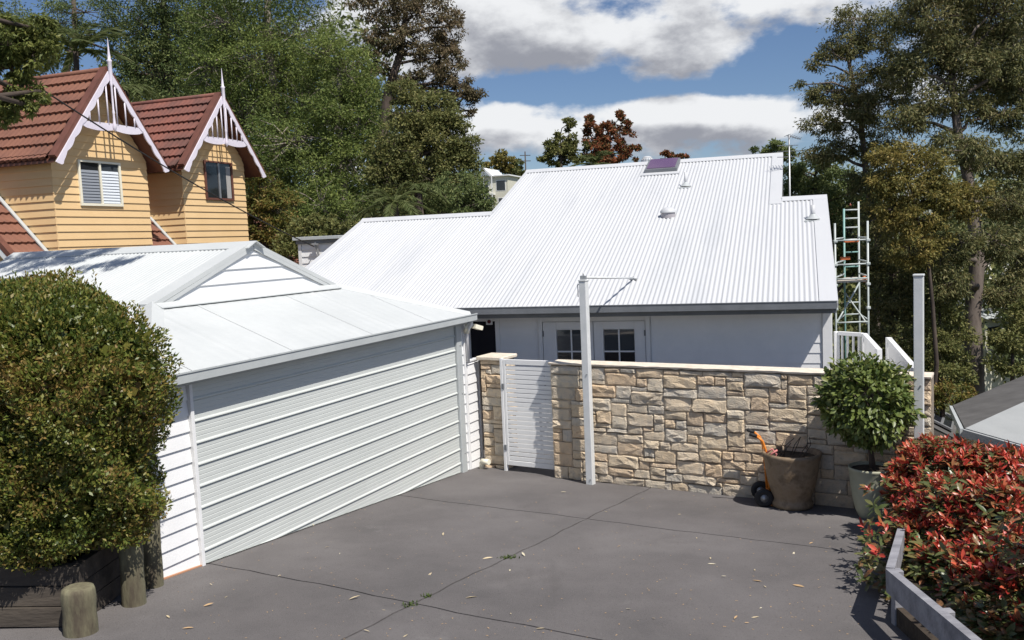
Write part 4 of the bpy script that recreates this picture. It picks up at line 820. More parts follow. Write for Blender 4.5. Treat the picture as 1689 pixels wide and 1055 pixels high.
# topiary in its pot
pt_ = gpt(1446, 858)+np.array([0.02, 0.2, 0]); pt_[2] = gz(pt_[0], pt_[1]); top = thing('potted_topiary', 'round clipped leafy tree in a grey green pot before the stone wall', 'potted tree', pt_)
m = MB(); m.lathe([(0.0, 0.0), (0.15, 0.0), (0.165, 0.015), (0.20, 0.10), (0.235, 0.25), (0.262, 0.45), (0.275, 0.62), (0.285, 0.635), (0.285, 0.66), (0.265, 0.662), (0.255, 0.60)], 32); obj('pot', m, POT, top)
m = MB(); m.lathe([(0.258, 0.62), (0.12, 0.64), (0.0, 0.65)], 20); obj('soil', m, SOIL, top)
m = MB(); m.tube([(0.02, 0, 0.6), (0.0, 0.0, 0.8), (-0.02, 0.01, 1.0), (0.0, 0.0, 1.2), (0, 0, 1.6)], [0.045, 0.036, 0.032, 0.035, 0.02], 8)
TCz = at(1430, 656, 11.6)[2]-pt_[2]; TC = np.array([-0.06, 0.0, TCz]); TR_ = np.array([0.57, 0.53, 0.56])
for k in range(16):
    a_ = 2*PI*k/16+random.random(); e_ = random.uniform(-0.5, 1.2); q = TC+TR_*0.75*np.array([math.cos(a_)*math.cos(e_), math.sin(a_)*math.cos(e_), math.sin(e_)])
    m.tube([(0, 0, 1.05+0.1*random.random()), tuple(0.5*(q+np.array([0, 0, 1.15]))+np.array([0, 0, 0.05])), tuple(q)], [0.016, 0.011, 0.005], 5)
obj('trunk', m, BARK, top)
TOPL = leafmat('topiary_leaf', [(0.06, 0.095, 0.02), (0.105, 0.15, 0.034), (0.16, 0.20, 0.05), (0.26, 0.28, 0.085)], 0.42, 0.28, spec=0.5)
tl_me, tlV, tlF = leaf_mesh('leaf', 0.095, 0.046, TOPL)
n = 5200; Dr = unit(RNG.normal(size=(n, 3))); rr = RNG.uniform(0.50, 1.0, n)**0.6
lump = 1+0.10*np.sin(Dr[:, 0]*5+1)*np.sin(Dr[:, 2]*6)+0.07*np.sin(Dr[:, 1]*9+Dr[:, 2]*7)
keepm = (np.sin(Dr[:, 0]*7+Dr[:, 1]*3)*np.sin(Dr[:, 2]*8+1.3)+RNG.normal(size=n)*0.35) > -0.62
P = TC+Dr*TR_*(rr*lump)[:, None]; A = Dr*0.8+RNG.normal(size=(n, 3))*0.6+np.array([0, 0, -0.1]); Nn = Dr*1.0+np.array([0, 0, 0.8])+RNG.normal(size=(n, 3))*0.5
P, A, Nn, rr = P[keepm], A[keepm], Nn[keepm], rr[keepm]; sc = RNG.uniform(0.7, 1.2, len(P))
front = (P-TC)@unit(CAMP-pt_-TC)+0.25*rr; od = np.argsort(-front); big = od[:300]; rest = od[300:]
leaf_objects('leaf', P[big], A[big], Nn[big], sc[big], tl_me, top); leaf_cloud('foliage', P[rest], A[rest], Nn[rest], sc[rest], tlV, tlF, TOPL, top)

# ------------------------------------------------------------------ low rail, bed and red photinia on the right
RH_ = 0.50
ra = [gpt(1487, 870, RH_), gpt(1468, 938, RH_), gpt(1690, 1120, RH_)]
bed = MB(); bp_ = [ra[2]+np.array([0.3, -1.5, 0]), ra[2], ra[1], ra[0], np.array([5.3, 10.7, 0]), np.array([7.0, 10.7, 0]), np.array([7.0, 4.0, 0])]
bed.slab([(p[0]+0.05, p[1], gz(p[0], p[1])+0.16) for p in bp_], 0.6); o = obj('garden_bed', bed, SOIL); o['kind'] = 'structure'
rl = thing('timber_rail', 'low weathered grey timber rail edging the red leaved bushes', 'rail', (ra[1][0], ra[1][1], gz(ra[1][0], ra[1][1])))
o_ = np.array([ra[1][0], ra[1][1], gz(ra[1][0], ra[1][1])])
for a_, b_ in ((ra[0], ra[1]), (ra[1], ra[2])):
    for (h_, hh) in ((-0.10, 0.20),):
        e0, e1 = a_-o_+np.array([0, 0, h_]), b_-o_+np.array([0, 0, h_])
        if a_ is ra[0]: e1 = e1+(e0-e1)*0.02
        m = MB(); m.bar(tuple(e0), tuple(e1), 0.07, hh); obj('board', m, RAILM, rl)
for q in (ra[0], ra[1], ra[1]+(ra[2]-ra[1])*0.45, ra[1]+(ra[2]-ra[1])*0.9):
    e = q-o_+np.array([0.075, 0.03, 0]); m = MB(); m.box(e[0]-0.04, e[0]+0.04, e[1]-0.04, e[1]+0.04, gz(q[0], q[1])-o_[2]-0.1, e[2]-0.02, 0.006); obj('stake', m, RAILM, rl)
REDL = leafmat('photinia_red', [(0.22, 0.022, 0.018), (0.40, 0.042, 0.032), (0.56, 0.068, 0.044), (0.60, 0.12, 0.065), (0.40, 0.14, 0.058), (0.20, 0.14, 0.046)], 0.36, 0.18, spec=0.5)
GRNL = leafmat('photinia_green', [(0.06, 0.085, 0.028), (0.10, 0.125, 0.04), (0.17, 0.14, 0.05), (0.24, 0.10, 0.05)], 0.32, 0.2, spec=0.5)
rl_me, rV, rF = leaf_mesh('leaf', 0.088, 0.031, REDL, 0.3, 0.12); gl_me, gV, gF = leaf_mesh('leaf', 0.10, 0.040, GRNL, 0.25, 0.16)
lob = [(1560,790,75,62,10.2),(1640,800,70,60,10.0),(1500,815,42,50,10.4),(1600,860,85,70,9.0),(1530,880,52,55,9.3),(1660,880,70,75,8.6),(1640,960,75,70,7.9),(1560,950,58,52,8.4),(1500,905,34,40,9.0),(1700,990,60,90,7.4),(1625,1040,70,50,7.3),(1700,860,60,80,9.3),(1530,760,45,35,10.9),(1575,905,60,50,8.9),(1610,985,60,50,7.7),(1660,1050,60,50,7.0),(1690,925,50,60,8.1),(1545,830,60,45,9.7)]
ph = thing('photinia_hedge', 'red leaved photinia bushes spilling over the grey timber rail', 'hedge', (5.0, 8.4, gz(5, 8.4)))
po = np.array([5.0, 8.4, gz(5, 8.4)]); PR_, AR_, NR_, CR_ = [], [], [], []; stems = MB()
WL = [((4.35, 6.3, 1.45), (0.75, 0.8, 0.6)), ((4.2, 5.2, 1.6), (0.7, 0.8, 0.6))]
lob = lob+[None]*len(WL)
for li, L_ in enumerate(lob):
    if L_ is None: px, py, rx, ry, d = 0, 0, 120, 110, 6.0
    else: px, py, rx, ry, d = L_
    c = at(px, py, d); r3 = np.array([rx*d/FPX, rx*d/FPX*0.95, ry*d/FPX]); n = int(0.070*rx*ry)+24
    if L_ is None: c, r3 = (np.array(v_) for v_ in WL[li-len(lob)+len(WL)]); n = 300
    Dv = unit(RNG.normal(size=(n, 3))+np.array([-0.1, -0.35, 0.45])); q = c+Dv*r3*RNG.uniform(0.72, 1.12, n)[:, None]
    PR_.append(q); AR_.append(Dv+RNG.normal(size=Dv.shape)*0.35)
    for k in range(0, n, 5): b0 = np.array([c[0]+random.uniform(-.1, .1), c[1]+random.uniform(-.1, .1), gz(c[0], c[1])+0.1]); stems.tube([tuple(b0-po), tuple(0.5*(b0+q[k])-po+np.array([0, 0, 0.08])), tuple(q[k]-po)], [0.012, 0.008, 0.004], 5)
for (px, py, d, n) in ((1425, 905, 8.75, 4), (1440, 925, 8.6, 4), (1460, 870, 9.2, 5), (1455, 840, 9.6, 4), (1475, 930, 8.6, 5), (1470, 900, 8.9, 4), (1440, 955, 8.4, 2), (1500, 1005, 7.9, 8), (1530, 1030, 7.7, 8), (1480, 985, 8.2, 7), (1550, 1050, 7.5, 7), (1435, 885, 9.0, 4), (1430, 940, 8.5, 3), (1445, 800, 10.1, 5), (1465, 960, 8.4, 5), (1470, 775, 10.6, 4)):
    c = at(px, py, d); q = c+RNG.normal(size=(n, 3))*0.07; PR_.append(q); AR_.append(unit(np.tile([-0.8, -0.3, 0.25], (n, 1))+RNG.normal(size=(n, 3))*0.3))
    stems.tube([tuple(c+np.array([0.5, 0.1, -0.1])-po), tuple(c+np.array([0.2, 0.05, 0.0])-po), tuple(c-po)], [0.009, 0.007, 0.004], 5)
Q = np.concatenate(PR_); D_ = np.concatenate(AR_); nr_ = len(Q)
obj('stems', stems, BARK, ph)
LP, LA, LN, LR = [], [], [], []
for i in range(nr_):
    k = random.randint(7, 10); ax = D_[i]*0.7+np.array([0, 0, 0.75]); ax /= np.linalg.norm(ax); t1 = unit(np.cross(ax, [0.3, 0.9, 0.1])); t2 = np.cross(ax, t1)
    red = (Q[i][2]-gz(Q[i][0], Q[i][1]) > 0.25+0.30*random.random()) and random.random() < 0.74
    for j in range(k):
        a_ = 2.4*j+random.random()*0.5; sp = 0.35+0.9*(j/k) if red else 0.8+0.8*(j/k); rd = t1*math.cos(a_)+t2*math.sin(a_); A = ax*math.cos(sp)+rd*math.sin(sp)
        LP.append(Q[i]-ax*0.05*(j/k)+RNG.normal(size=3)*0.008); LA.append(A); LN.append(ax*math.sin(sp)-rd*math.cos(sp)+RNG.normal(size=3)*0.25); LR.append(red and j < k-random.choice((0, 0, 1, 2)))
LP, LA, LN, LR = np.array(LP), np.array(LA), np.array(LN), np.array(LR)
lob = [l_ for l_ in lob if l_]; n = 5200; ii = RNG.integers(0, len(lob), n); cs_ = np.array([at(*lob[i][:2], lob[i][4]) for i in ii]); rs_ = np.array([[lob[i][2]*lob[i][4]/FPX, lob[i][2]*lob[i][4]/FPX, lob[i][3]*lob[i][4]/FPX] for i in ii])
Dv = unit(RNG.normal(size=(n, 3))); GP = cs_+Dv*rs_*RNG.uniform(0.25, 0.9, n)[:, None]; GA_ = Dv+RNG.normal(size=(n, 3))*0.6; GN_ = np.tile([0, 0, 1.0], (n, 1))+RNG.normal(size=(n, 3))*0.5
sel = LR; dist = np.linalg.norm(LP-CAMP, axis=1); idx = np.where(sel)[0]; idx = idx[np.argsort(dist[idx]+0.8*RNG.random(len(idx)))]; b1, r1 = idx[:230], idx[230:]
gi = np.where(~sel)[0]; gi = gi[np.argsort(dist[gi])]; b2, r2 = gi[:70], gi[70:]
S1 = RNG.uniform(0.55, 1.35, len(LP)); LPl = LP-po
leaf_objects('leaf', LPl[b1], LA[b1], LN[b1], S1[b1], rl_me, ph); leaf_objects('leaf', LPl[b2], LA[b2], LN[b2], S1[b2], gl_me, ph)
leaf_cloud('red_foliage', LPl[r1], LA[r1], LN[r1], S1[r1], rV, rF, REDL, ph); leaf_cloud('green_foliage', np.concatenate([LPl[r2], GP-po]), np.concatenate([LA[r2], GA_]), np.concatenate([LN[r2], GN_]), np.concatenate([S1[r2], RNG.uniform(0.7, 1.1, n)]), gV, gF, GRNL, ph)

# ------------------------------------------------------------------ clipped hedge, logs and sleepers on the left
LPY = leafmat('hedge_leaf', [(0.055, 0.085, 0.016), (0.11, 0.145, 0.026), (0.17, 0.19, 0.036), (0.24, 0.225, 0.052), (0.25, 0.165, 0.05)], 0.42, 0.30, clump=1.8, spec=0.5)
hc = np.array([-5.40, 8.58, 2.32]); hr3 = np.array([2.25, 0.80, 1.22])
hg = thing('clipped_hedge', 'tall clipped green hedge growing above the timber sleepers beside the garage', 'hedge', (hc[0], hc[1], 0.8), -gA)
def box_surface(n, h):
    a_ = np.array([h[1]*h[2], h[0]*h[2], h[0]*h[1]]); ax = RNG.choice(3, n, p=a_/a_.sum()); p = RNG.uniform(-1, 1, (n, 3)); p[np.arange(n), ax] = np.sign(RNG.normal(size=n)); return p
def lumps(q): return 0.045*np.sin(q[:, 0]*3.1+1)*np.sin(q[:, 2]*3.7)+0.035*np.sin(q[:, 0]*13+np.sin(q[:, 2]*5)*2)*np.sin(q[:, 2]*12+np.sin(q[:, 1]*9))+0.03*np.sin(q[:, 1]*5.3+q[:, 2]*4.1+q[:, 0]*2)+0.022*np.sin(q[:, 0]*8.3+q[:, 2]*7.7+q[:, 1]*6)
def shell(n, lo, hi):
    p = box_surface(n, hr3); pw = 4.0; p = p/((np.abs(p)**pw).sum(1)**(1/pw))[:, None]; nn = unit(np.sign(p)*np.abs(p)**(pw-1)/hr3)
    P = p*hr3; return P*(1+lumps(P))[:, None]-nn*RNG.uniform(lo, hi, n)[:, None], nn
hz0 = np.array([0, 0, hc[2]-0.8])
P, nn = shell(210000, -0.05, 0.17); hole = np.sin(P[:, 0]*9.1+2*np.sin(P[:, 2]*4.3))*np.sin(P[:, 2]*8.3+2*np.sin(P[:, 1]*6.1+P[:, 0]*2.2))+0.5*np.sin(P[:, 0]*23+P[:, 2]*17)*np.sin(P[:, 1]*21-P[:, 2]*13); kp = hole+RNG.normal(size=len(P))*0.25 > -0.55; P, nn = P[kp], nn[kp]; n = len(P)
V1 = leafquads(P+hz0, nn*0.6+RNG.normal(size=(n, 3))*0.6+np.array([0, 0, 0.45]), 0.044, 0.021, 0.25, Nn=RNG.normal(size=(n, 3))+nn*0.5)
P, nn = shell(34000, 0.13, 0.45); n = len(P); V2 = leafquads(P+hz0, RNG.normal(size=(n, 3)), 0.13, 0.08, 0.2, Nn=RNG.normal(size=(n, 3))+nn*1.5)
SP = []
for k in range(90):
    x = random.uniform(-2.1, 2.0); y = random.uniform(-0.6, 0.6); z0 = hr3[2]*0.95*(1-abs(x/2.4)**6*0.5); h_ = random.uniform(0.06, 0.24)
    for j in range(int(h_/0.013)): SP.append((x+random.uniform(-.012, .012), y+random.uniform(-.012, .012), z0+j*0.013))
for k in range(40):
    z0 = random.uniform(-0.4, 0.55); y = random.uniform(-0.4, 0.4); x0 = hr3[0]*0.95
    for j in range(9): SP.append((x0+j*0.010, y+random.uniform(-.01, .01), z0+j*0.014))
SP = np.array(SP); V = np.concatenate([V1, V2, leafquads(SP+hz0, RNG.normal(size=SP.shape)*0.6+np.array([0, 0, 0.8]), 0.04, 0.016)])
me = quads('foliage', V); me.materials.append(LPY); obj('foliage', me, None, hg, 'stuff')
m = MB()
for k in range(14):
    x = random.uniform(-1.9, 1.2); y = random.uniform(-0.1, 0.4); m.tube([(x, y, -0.2), (x+random.uniform(-.1, .1), y, 0.5), (x+random.uniform(-.4, .4), y+random.uniform(-.2, .2), 1.6)], [0.04, 0.03, 0.01], 6)
obj('stems', m, BARK, hg)
L1, L2, L3 = gpt(133, 1043), gpt(221, 996), gpt(252, 966)
for q, h_, r_, lb in ((L1, 0.40, 0.135, 'short mossy round log post at the near corner of the hedge bed'), (L2, 0.66, 0.105, 'middle round log post of the hedge bed with dark top'), (L3, 0.80, 0.10, 'tallest round log post next to the white garage corner')):
    m = MB(); pr = [(0.0, h_+0.004), (r_*0.7, h_+0.006), (r_*0.93, h_-0.004), (r_*0.99, h_-0.03)]+[(r_*(1+0.03*math.sin(k*1.7)), h_*(1-k/6)-0.03) for k in range(1, 6)]+[(r_*1.02, -0.15)]
    m.lathe(pr, 18, (0, 0, 0)); m.v = [(x*(1+0.03*math.sin(3*math.atan2(y, x)+z*3))+0.02*z, y, z) for (x, y, z) in m.v]; o = obj('log_post', m, LOG); o.location = tuple(q); tag(o, lb, 'post', 'round log posts')
rw_ = thing('sleeper_wall', 'dark stacked timber sleepers retaining the hedge bed behind the log posts', 'retaining wall', (L1[0], L1[1], L1[2]))
o_ = L1
n_ = np.array([-0.95, 0.1, 0])
for k in range(5):
    z = 0.10+0.185*k; a_ = L1+np.array([-0.18+0.02*k, 0.22+0.05*k, 0])+ (L3-L1)*0.0; b_ = L3+np.array([-0.17, 0.15, 0]); a_ = a_+(b_-a_)*(0.0 if k < 3 else 0.18*(k-2))
    zz0 = gz(L3[0], L3[1])
    m = MB(); m.bar((a_[0]-o_[0], a_[1]-o_[1], z-0.05), (b_[0]-o_[0], b_[1]-o_[1], z-0.05), 0.10, 0.17); obj('sleeper', m, SLEEPER, rw_)
for k in range(3):
    z = 0.085+0.175*k; m = MB(); m.bar((-0.05, 0.17+0.02*k, z), (-3.6, 0.05+0.02*k, z+0.18), 0.10, 0.165); obj('sleeper', m, SLEEPER, rw_)
bm_ = MB(); bm_.slab([(L1[0]-3.6, L1[1]+0.15, 1.0), (L1[0]-0.15, L1[1]+0.3, 1.0), (L3[0]-0.25, L3[1]+0.05, 1.15), (L3[0]-0.3, 10.6, 1.2), (-8, 10.6, 1.3)], 1.2); o = obj('hedge_bed', bm_, SOIL); o['kind'] = 'structure'

# ------------------------------------------------------------------ fallen leaves and joint weeds
lm = [leaf_mesh('dry_leaf', 0.11*s_, 0.026*s_, LITTER, 0.5, -0.06)[0] for s_ in (1.0, 0.8)]
spots = [(813, 920), (866, 918), (731, 884), (630, 1007), (841, 943), (1018, 903), (1118, 849), (1149, 887), (1181, 931), (1189, 951), (1257, 960), (1264, 970), (1341, 895), (1310, 911), (1257, 1003), (1252, 1018), (1236, 1028), (1211, 1022), (1041, 1005), (925, 812), (1327, 969), (996, 844), (849, 862), (610, 1043), (673, 1047), (320, 1036), (350, 966), (376, 984), (768, 987), (842, 1012), (884, 1038), (1075, 1020), (955, 907), (535, 904), (518, 868), (640, 938), (712, 945), (458, 952), (575, 990), (1063, 822), (1172, 920), (1245, 942), (280, 1020), (335, 1001), (925, 782), (560, 915), (1370, 870)]
for i, (px, py) in enumerate(spots):
    q = gpt(px, py); o = bpy.data.objects.new('fallen_leaf', lm[i % 2]); C.objects.link(o); o.location = (q[0], q[1], q[2]+0.008); s_ = random.choice((0.4, 0.5, 0.7, 0.9, 1.1)); o.scale = (s_,)*3; o.rotation_euler = (random.uniform(-.2, .2), random.uniform(-.3, .3), random.uniform(0, 6.3))
    tag(o, 'pale dry gum leaf lying on the dark driveway', 'leaf', 'dry leaves scattered on the driveway')
n = 420; q = []
for k in range(n):
    px, py = random.uniform(290, 1420), random.uniform(800, 1055); g = gpt(px, py); q.append((g[0], g[1], g[2]+0.005))
me = quads('leaf_litter', leafquads(np.array(q), RNG.normal(size=(n, 3))*np.array([1, 1, 0.08]), 0.022, 0.010, 0.2, Nn=np.tile([0.01, 0, 1.0], (n, 1)))); me.materials.append(LITTER); o = obj('leaf_litter', me, None); o['kind'] = 'stuff'; o['label'] = 'tiny leaf crumbs sprinkled over the driveway'; o['category'] = 'leaf litter'
WEED = leafmat('weed', [(0.05, 0.09, 0.02), (0.10, 0.13, 0.035)], 0.5, 0.2)
for (px, py, n, r_, lb) in ((838, 920, 60, 0.05, 'small green weed in the long joint midway up the driveway'), (676, 998, 40, 0.04, 'small green weed where two driveway joints cross'), (706, 984, 24, 0.025, 'tiny weed just above the crossing of the driveway joints')):
    g = gpt(px, py); P = RNG.normal(size=(n, 3))*np.array([r_, r_*0.5, 0]); P[:, 2] = 0; me = quads('joint_weed', leafquads(P, RNG.normal(size=(n, 3))*0.7+np.array([0, 0, 0.6]), 0.04, 0.014)); me.materials.append(WEED); o = obj('joint_weed', me, None); o.location = tuple(g); tag(o, lb, 'weed', 'weeds in the driveway joints')

# ------------------------------------------------------------------ balustrades and scaffold on the right
zb = at(1426, 552, 17.4)[2]; q0, q1, q2 = at(1380, 551, 17.9), at(1426, 552, 17.4), at(1449, 578, 15.2)
def balus(name, pts, label, rails_h=0.95):
    o = pts[0]; t = thing(name, label, 'balustrade', (o[0], o[1], zb-rails_h), 0, 'white balustrades beside the house')
    for a_, b_ in zip(pts[:-1], pts[1:]):
        A_, B_ = np.array([a_[0]-o[0], a_[1]-o[1], rails_h]), np.array([b_[0]-o[0], b_[1]-o[1], rails_h]); B_[2] += b_[2]-a_[2] if False else 0
        d = B_-A_; L = np.linalg.norm(d); d /= L
        obj('handrail', MB().bar(tuple(A_+d*0.05), tuple(B_-d*0.046), 0.08, 0.07), WHITE, t); obj('bottom_rail', MB().bar(tuple(A_+d*0.05-np.array([0, 0, 0.85])), tuple(B_-d*0.046-np.array([0, 0, 0.85])), 0.06, 0.06), WHITE, t)
        nb = int(L/0.115)
        for k in range(1, nb): q = A_+d*L*k/nb; obj('baluster', MB().box(q[0]-0.017, q[0]+0.017, q[1]-0.017, q[1]+0.017, 0.131, rails_h-0.036), WHITE, t)
    for p in pts: obj('newel', MB().box(p[0]-o[0]-0.045, p[0]-o[0]+0.045, p[1]-o[1]-0.045, p[1]-o[1]+0.045, -1.6, rails_h+0.03, 0.005), WHITE, t)
balus('balustrade', [q0, q1, q2], 'white balustrade with closely set balusters beside the house corner')
balus('balustrade', [at(1466, 549, 16.6), at(1509, 612, 13.1)], 'white balustrade running towards the right end of the stone wall')
dk = MB(); A_, B_, C_, D_2 = q0, at(1466, 549, 16.6), at(1509, 612, 13.1), at(1440, 640, 13.6)
dk.slab([(p[0], p[1], zb-1.0) for p in (q0, B_, C_, D_2)][::-1], 0.2); tag(obj('deck', dk, PLANK), 'small raised deck between the two white balustrades', 'deck')
sc0 = at(1378, 545, 20.0); scf = thing('scaffold', 'steel scaffold tower with planks rising beside the right end of the house', 'scaffold', (sc0[0], sc0[1], terrain(sc0[0], sc0[1])))
def S_(px, py, d): return tuple(at(px, py, d)-np.array([sc0[0], sc0[1], terrain(sc0[0], sc0[1])]))
LEG = [(1377, 368, 20.0), (1431, 364, 20.0), (1392, 344, 21.3), (1416, 332, 21.3)]
bx_ = [S_(x, y, d) for x, y, d in LEG]
for i, (x, y, z) in enumerate(bx_): obj('standard', MB().tube([(x, y, 0), (x, y, z)], 0.024, 8), SCAFG if i in (2,) else SCAF, scf)
def lz(py, d=20.0): return S_(1400, py, d)[2]
def ledger(i, j, z, mm_=SCAF, nm='ledger', r_=0.02): a_, b_ = bx_[i], bx_[j]; obj(nm, MB().tube([(a_[0], a_[1], z), (b_[0], b_[1], z)], r_, 6), mm_, scf)
for py in (396, 436, 460, 533): ledger(0, 1, lz(py)); ledger(0, 2, lz(py-3)); ledger(1, 3, lz(py-3))
for py in (346, 360, 375, 395, 416, 440, 500, 520): ledger(2, 3, lz(py, 21.3), SCAFG if py in (416, 440) else SCAF, 'rung')
z = lz(467)
for k in range(3):
    f0 = k/3+0.02; f1 = (k+1)/3-0.02; a_, b_, c_, d_2 = (np.array(q) for q in (bx_[0], bx_[1], bx_[3], bx_[2])); P = [a_+(d_2-a_)*f0, b_+(c_-b_)*f0, b_+(c_-b_)*f1, a_+(d_2-a_)*f1]
    m = MB(); m.slab([(p[0], p[1], z+0.05) for p in P], 0.04); obj('plank', m, PLANK, scf)
obj('brace', MB().tube([(bx_[2][0], bx_[2][1], lz(490)), (bx_[1][0], bx_[1][1], lz(540))], 0.02, 6), SCAF, scf); obj('brace', MB().tube([(bx_[0][0], bx_[0][1], lz(535)), (bx_[3][0], bx_[3][1], lz(475))], 0.02, 6), SCAF, scf)
for (px, py, w_) in ((1404, 397, 0.34), (1394, 426, 0.22), (1427, 460, 0.10)):
    q = S_(px, py, 20.3); obj('coupler', MB().box(q[0]-w_/2, q[0]+w_/2, q[1]-0.03, q[1]+0.03, q[2]-0.035 if w_ > 0.15 else q[2]-0.07, q[2]+0.035 if w_ > 0.15 else q[2]+0.07, 0.01), RUST, scf)
for i in (0, 1):
    for py in (397, 436, 470, 510): x, y, _ = bx_[i]; obj('collar', MB().box(x-0.045, x+0.045, y-0.045, y+0.045, lz(py)-0.03, lz(py)+0.03, 0.01), SCAF, scf)

# ------------------------------------------------------------------ neighbouring roofs on the right
R0, R1 = at(1592, 706, 16.0), at(1800, 611, 21.2); R1[2] = R0[2]; E0, E1 = at(1572, 668, 20.0), at(1760, 590, 26.0); E1[2] = E0[2]
fd = (R0-E0); N0, N1_ = R0+np.array([3.0, -3.6, -0.75]), R1+np.array([3.0, -3.6, -0.75])
nb = thing('neighbour_house', 'low neighbouring building with wide plain grey metal roof below the garden', 'house', (R0[0], R0[1], R0[2]-3.0)); no = np.array([R0[0], R0[1], R0[2]-3.0])
def roofslab(a_, b_, c_, d_2, th, m_, nm, par): mb = MB(); mb.slab([tuple(p) for p in (a_, b_, c_, d_2)], th); return obj(nm, mb, m_, par)
roofslab(N0-no, N1_-no, R1-no, R0-no, 0.10, NROOF, 'roof', nb); roofslab(R0-no+np.array([0, 0, -.004]), R1-no+np.array([0, 0, -.004]), E1-no, E0-no, 0.10, NROOFD, 'rear_roof', nb)  # rear slope painted darker to stand for facing away from the sun
m = MB(); m.bar(tuple(R0-no+np.array([-0.05, 0.02, -0.08])), tuple(E0-no+np.array([-0.05, 0, -0.08])), 0.06, 0.14); obj('barge', m, FLASH, nb); m = MB(); m.bar(tuple(R0-no+np.array([-0.05, -0.02, -0.08])), tuple(N0-no+np.array([-0.05, 0, -0.08])), 0.06, 0.14); obj('barge', m, NROOF, nb)
m = MB(); c = [R0-no, R1-no, E1-no, E0-no, N0-no, N1_-no]; dn = np.array([0, 0, -3.2])
for a_, b_ in ((N0, R0), (R0, E0), (E0, E1), (N0, N1_)):
    i0, i1 = a_-no+np.array([0.25, 0.0, -0.12]), b_-no+np.array([0.25, 0.0, -0.12]); m.add([i0, i1, i1*np.array([1, 1, 0])-np.array([0, 0, 2.0]), i0*np.array([1, 1, 0])-np.array([0, 0, 2.0])], [(0,1,2,3)])
obj('wall', m, PALEW, nb)
s0 = at(1521, 700, 25); sh_ = thing('solar_roof_house', 'small dark tiled roof carrying solar panels below the right post', 'house', (s0[0], s0[1], s0[2]-3)); so_ = np.array([s0[0], s0[1], s0[2]-3.0])
a_, b_, c_, d_2 = at(1512, 690, 25), at(1574, 722, 24), at(1580, 692, 29), at(1524, 664, 30)
roofslab(a_-so_, b_-so_, c_-so_, d_2-so_, 0.12, NROOFD, 'roof', sh_)
m = MB(); m.slab([tuple(p-so_-np.array([0, 0, 0.12])) for p in (a_+(c_-a_)*.08, b_+(d_2-b_)*.08, c_+(a_-c_)*.08, d_2+(b_-d_2)*.08)], 3.0); obj('wall', m, PALEW, sh_)
for k in range(3):
    f0, f1 = 0.12+0.27*k, 0.12+0.27*k+0.25; P = [a_+(b_-a_)*f0, a_+(b_-a_)*f1, d_2+(c_-d_2)*f1, d_2+(c_-d_2)*f0]; P = [P[0]+(P[3]-P[0])*.15, P[1]+(P[2]-P[1])*.15, P[2]+(P[1]-P[2])*.15, P[3]+(P[0]-P[3])*.15]
    m = MB(); m.slab([tuple(p-so_+np.array([0, 0, 0.10])) for p in P], 0.04); o = obj('solar_panel', m, SOLAR, sh_); m = MB()
    for e0, e1 in zip(P, P[1:]+P[:1]): m.bar(tuple(e0-so_+np.array([0, 0, 0.09])), tuple(e1-so_+np.array([0, 0, 0.09])), 0.05, 0.06)
    obj('panel_frame', m, STEEL, o)
# ------------------------------------------------------------------ far houses
fh = at(815, 340, 150); H_ = thing('distant_house', 'distant pale two storey house with balcony and white gable among trees', 'house', fh, rad(-18)); 
m = MB(); m.box(-2.6, 2.6, 0, 6, -4, 5.0); obj('wall', m, PALEW, H_)
m = MB(); m.add([(-3.0,-0.6,5.0),(0.2,-0.6,5.0),(-1.4,-0.6,6.5),(-3.0,7,5.0),(0.2,7,5.0),(-1.4,7,6.5)], [(0,1,2),(3,5,4),(0,2,5,3),(1,4,5,2)]); m.box(0.2, 3.0, -0.4, 6.4, 4.95, 5.15); obj('roof', m, WHITE, H_)
m = MB(); m.add([(-2.5,-0.63,5.05),(-0.3,-0.63,5.05),(-1.4,-0.63,6.1)], [(0,1,2)]); obj('gable_panel', m, mat('grey_panel', (0.30, 0.33, 0.36), 0.6), H_)
m = MB(); m.box(-2.7, 0.3, -1.4, 0, 1.9, 2.1); bl = obj('balcony', m, WHITE, H_)
for x in (-2.6, -1.2, 0.2): obj('post', MB().box(x-0.07, x+0.07, -1.35, -1.2, -3, 5.0), WHITE, bl)
obj('railing', MB().box(-2.7, 0.3, -1.4, -1.35, 2.7, 2.8), WHITE, bl)
for (a_, b_, z0, z1) in ((-2.2, -0.9, 2.2, 4.2), (0.6, 2.1, 2.6, 4.2), (0.9, 2.3, -0.6, 1.3), (-2.0, -0.6, -0.8, 1.4)):
    w_ = obj('window', MB().box(a_-0.1, b_+0.1, -0.03, 0.02, z0-0.1, z1+0.1), WHITE, H_); obj('pane', MB().box(a_, b_, -0.05, -0.031, z0, z1), GLASSD, w_)
def farhouse(px, py, d, w_, h_, dp, rm, lb, rot):
    c = at(px, py, d); t = thing('hillside_house', lb, 'house', (c[0], c[1], c[2]-h_), rot, 'houses on the far hillside')
    obj('wall', MB().box(-w_/2, w_/2, -dp/2, dp/2, -2, h_), PALEW, t); m = MB(); e = 0.5; m.add([(-w_/2-e,-dp/2-e,h_),(w_/2+e,-dp/2-e,h_),(w_/2+e,dp/2+e,h_),(-w_/2-e,dp/2+e,h_),(-w_/2-e,0,h_+dp*0.2),(w_/2+e,0,h_+dp*0.2)], [(0,1,5,4),(2,3,4,5),(1,2,5),(3,0,4),(3,2,1,0)]); obj('roof', m, rm, t)
    for k in range(3): x = -w_/2+w_*(k+0.5)/3; obj('window', MB().box(x-0.6, x+0.6, -dp/2-0.04, -dp/2+0.01, h_-1.9, h_-0.6), GLASSD, t)
farhouse(1436, 356, 80, 4.5, 2.6, 6, REDROOF, 'far hillside house with red roof seen behind the scaffold', 0.2)
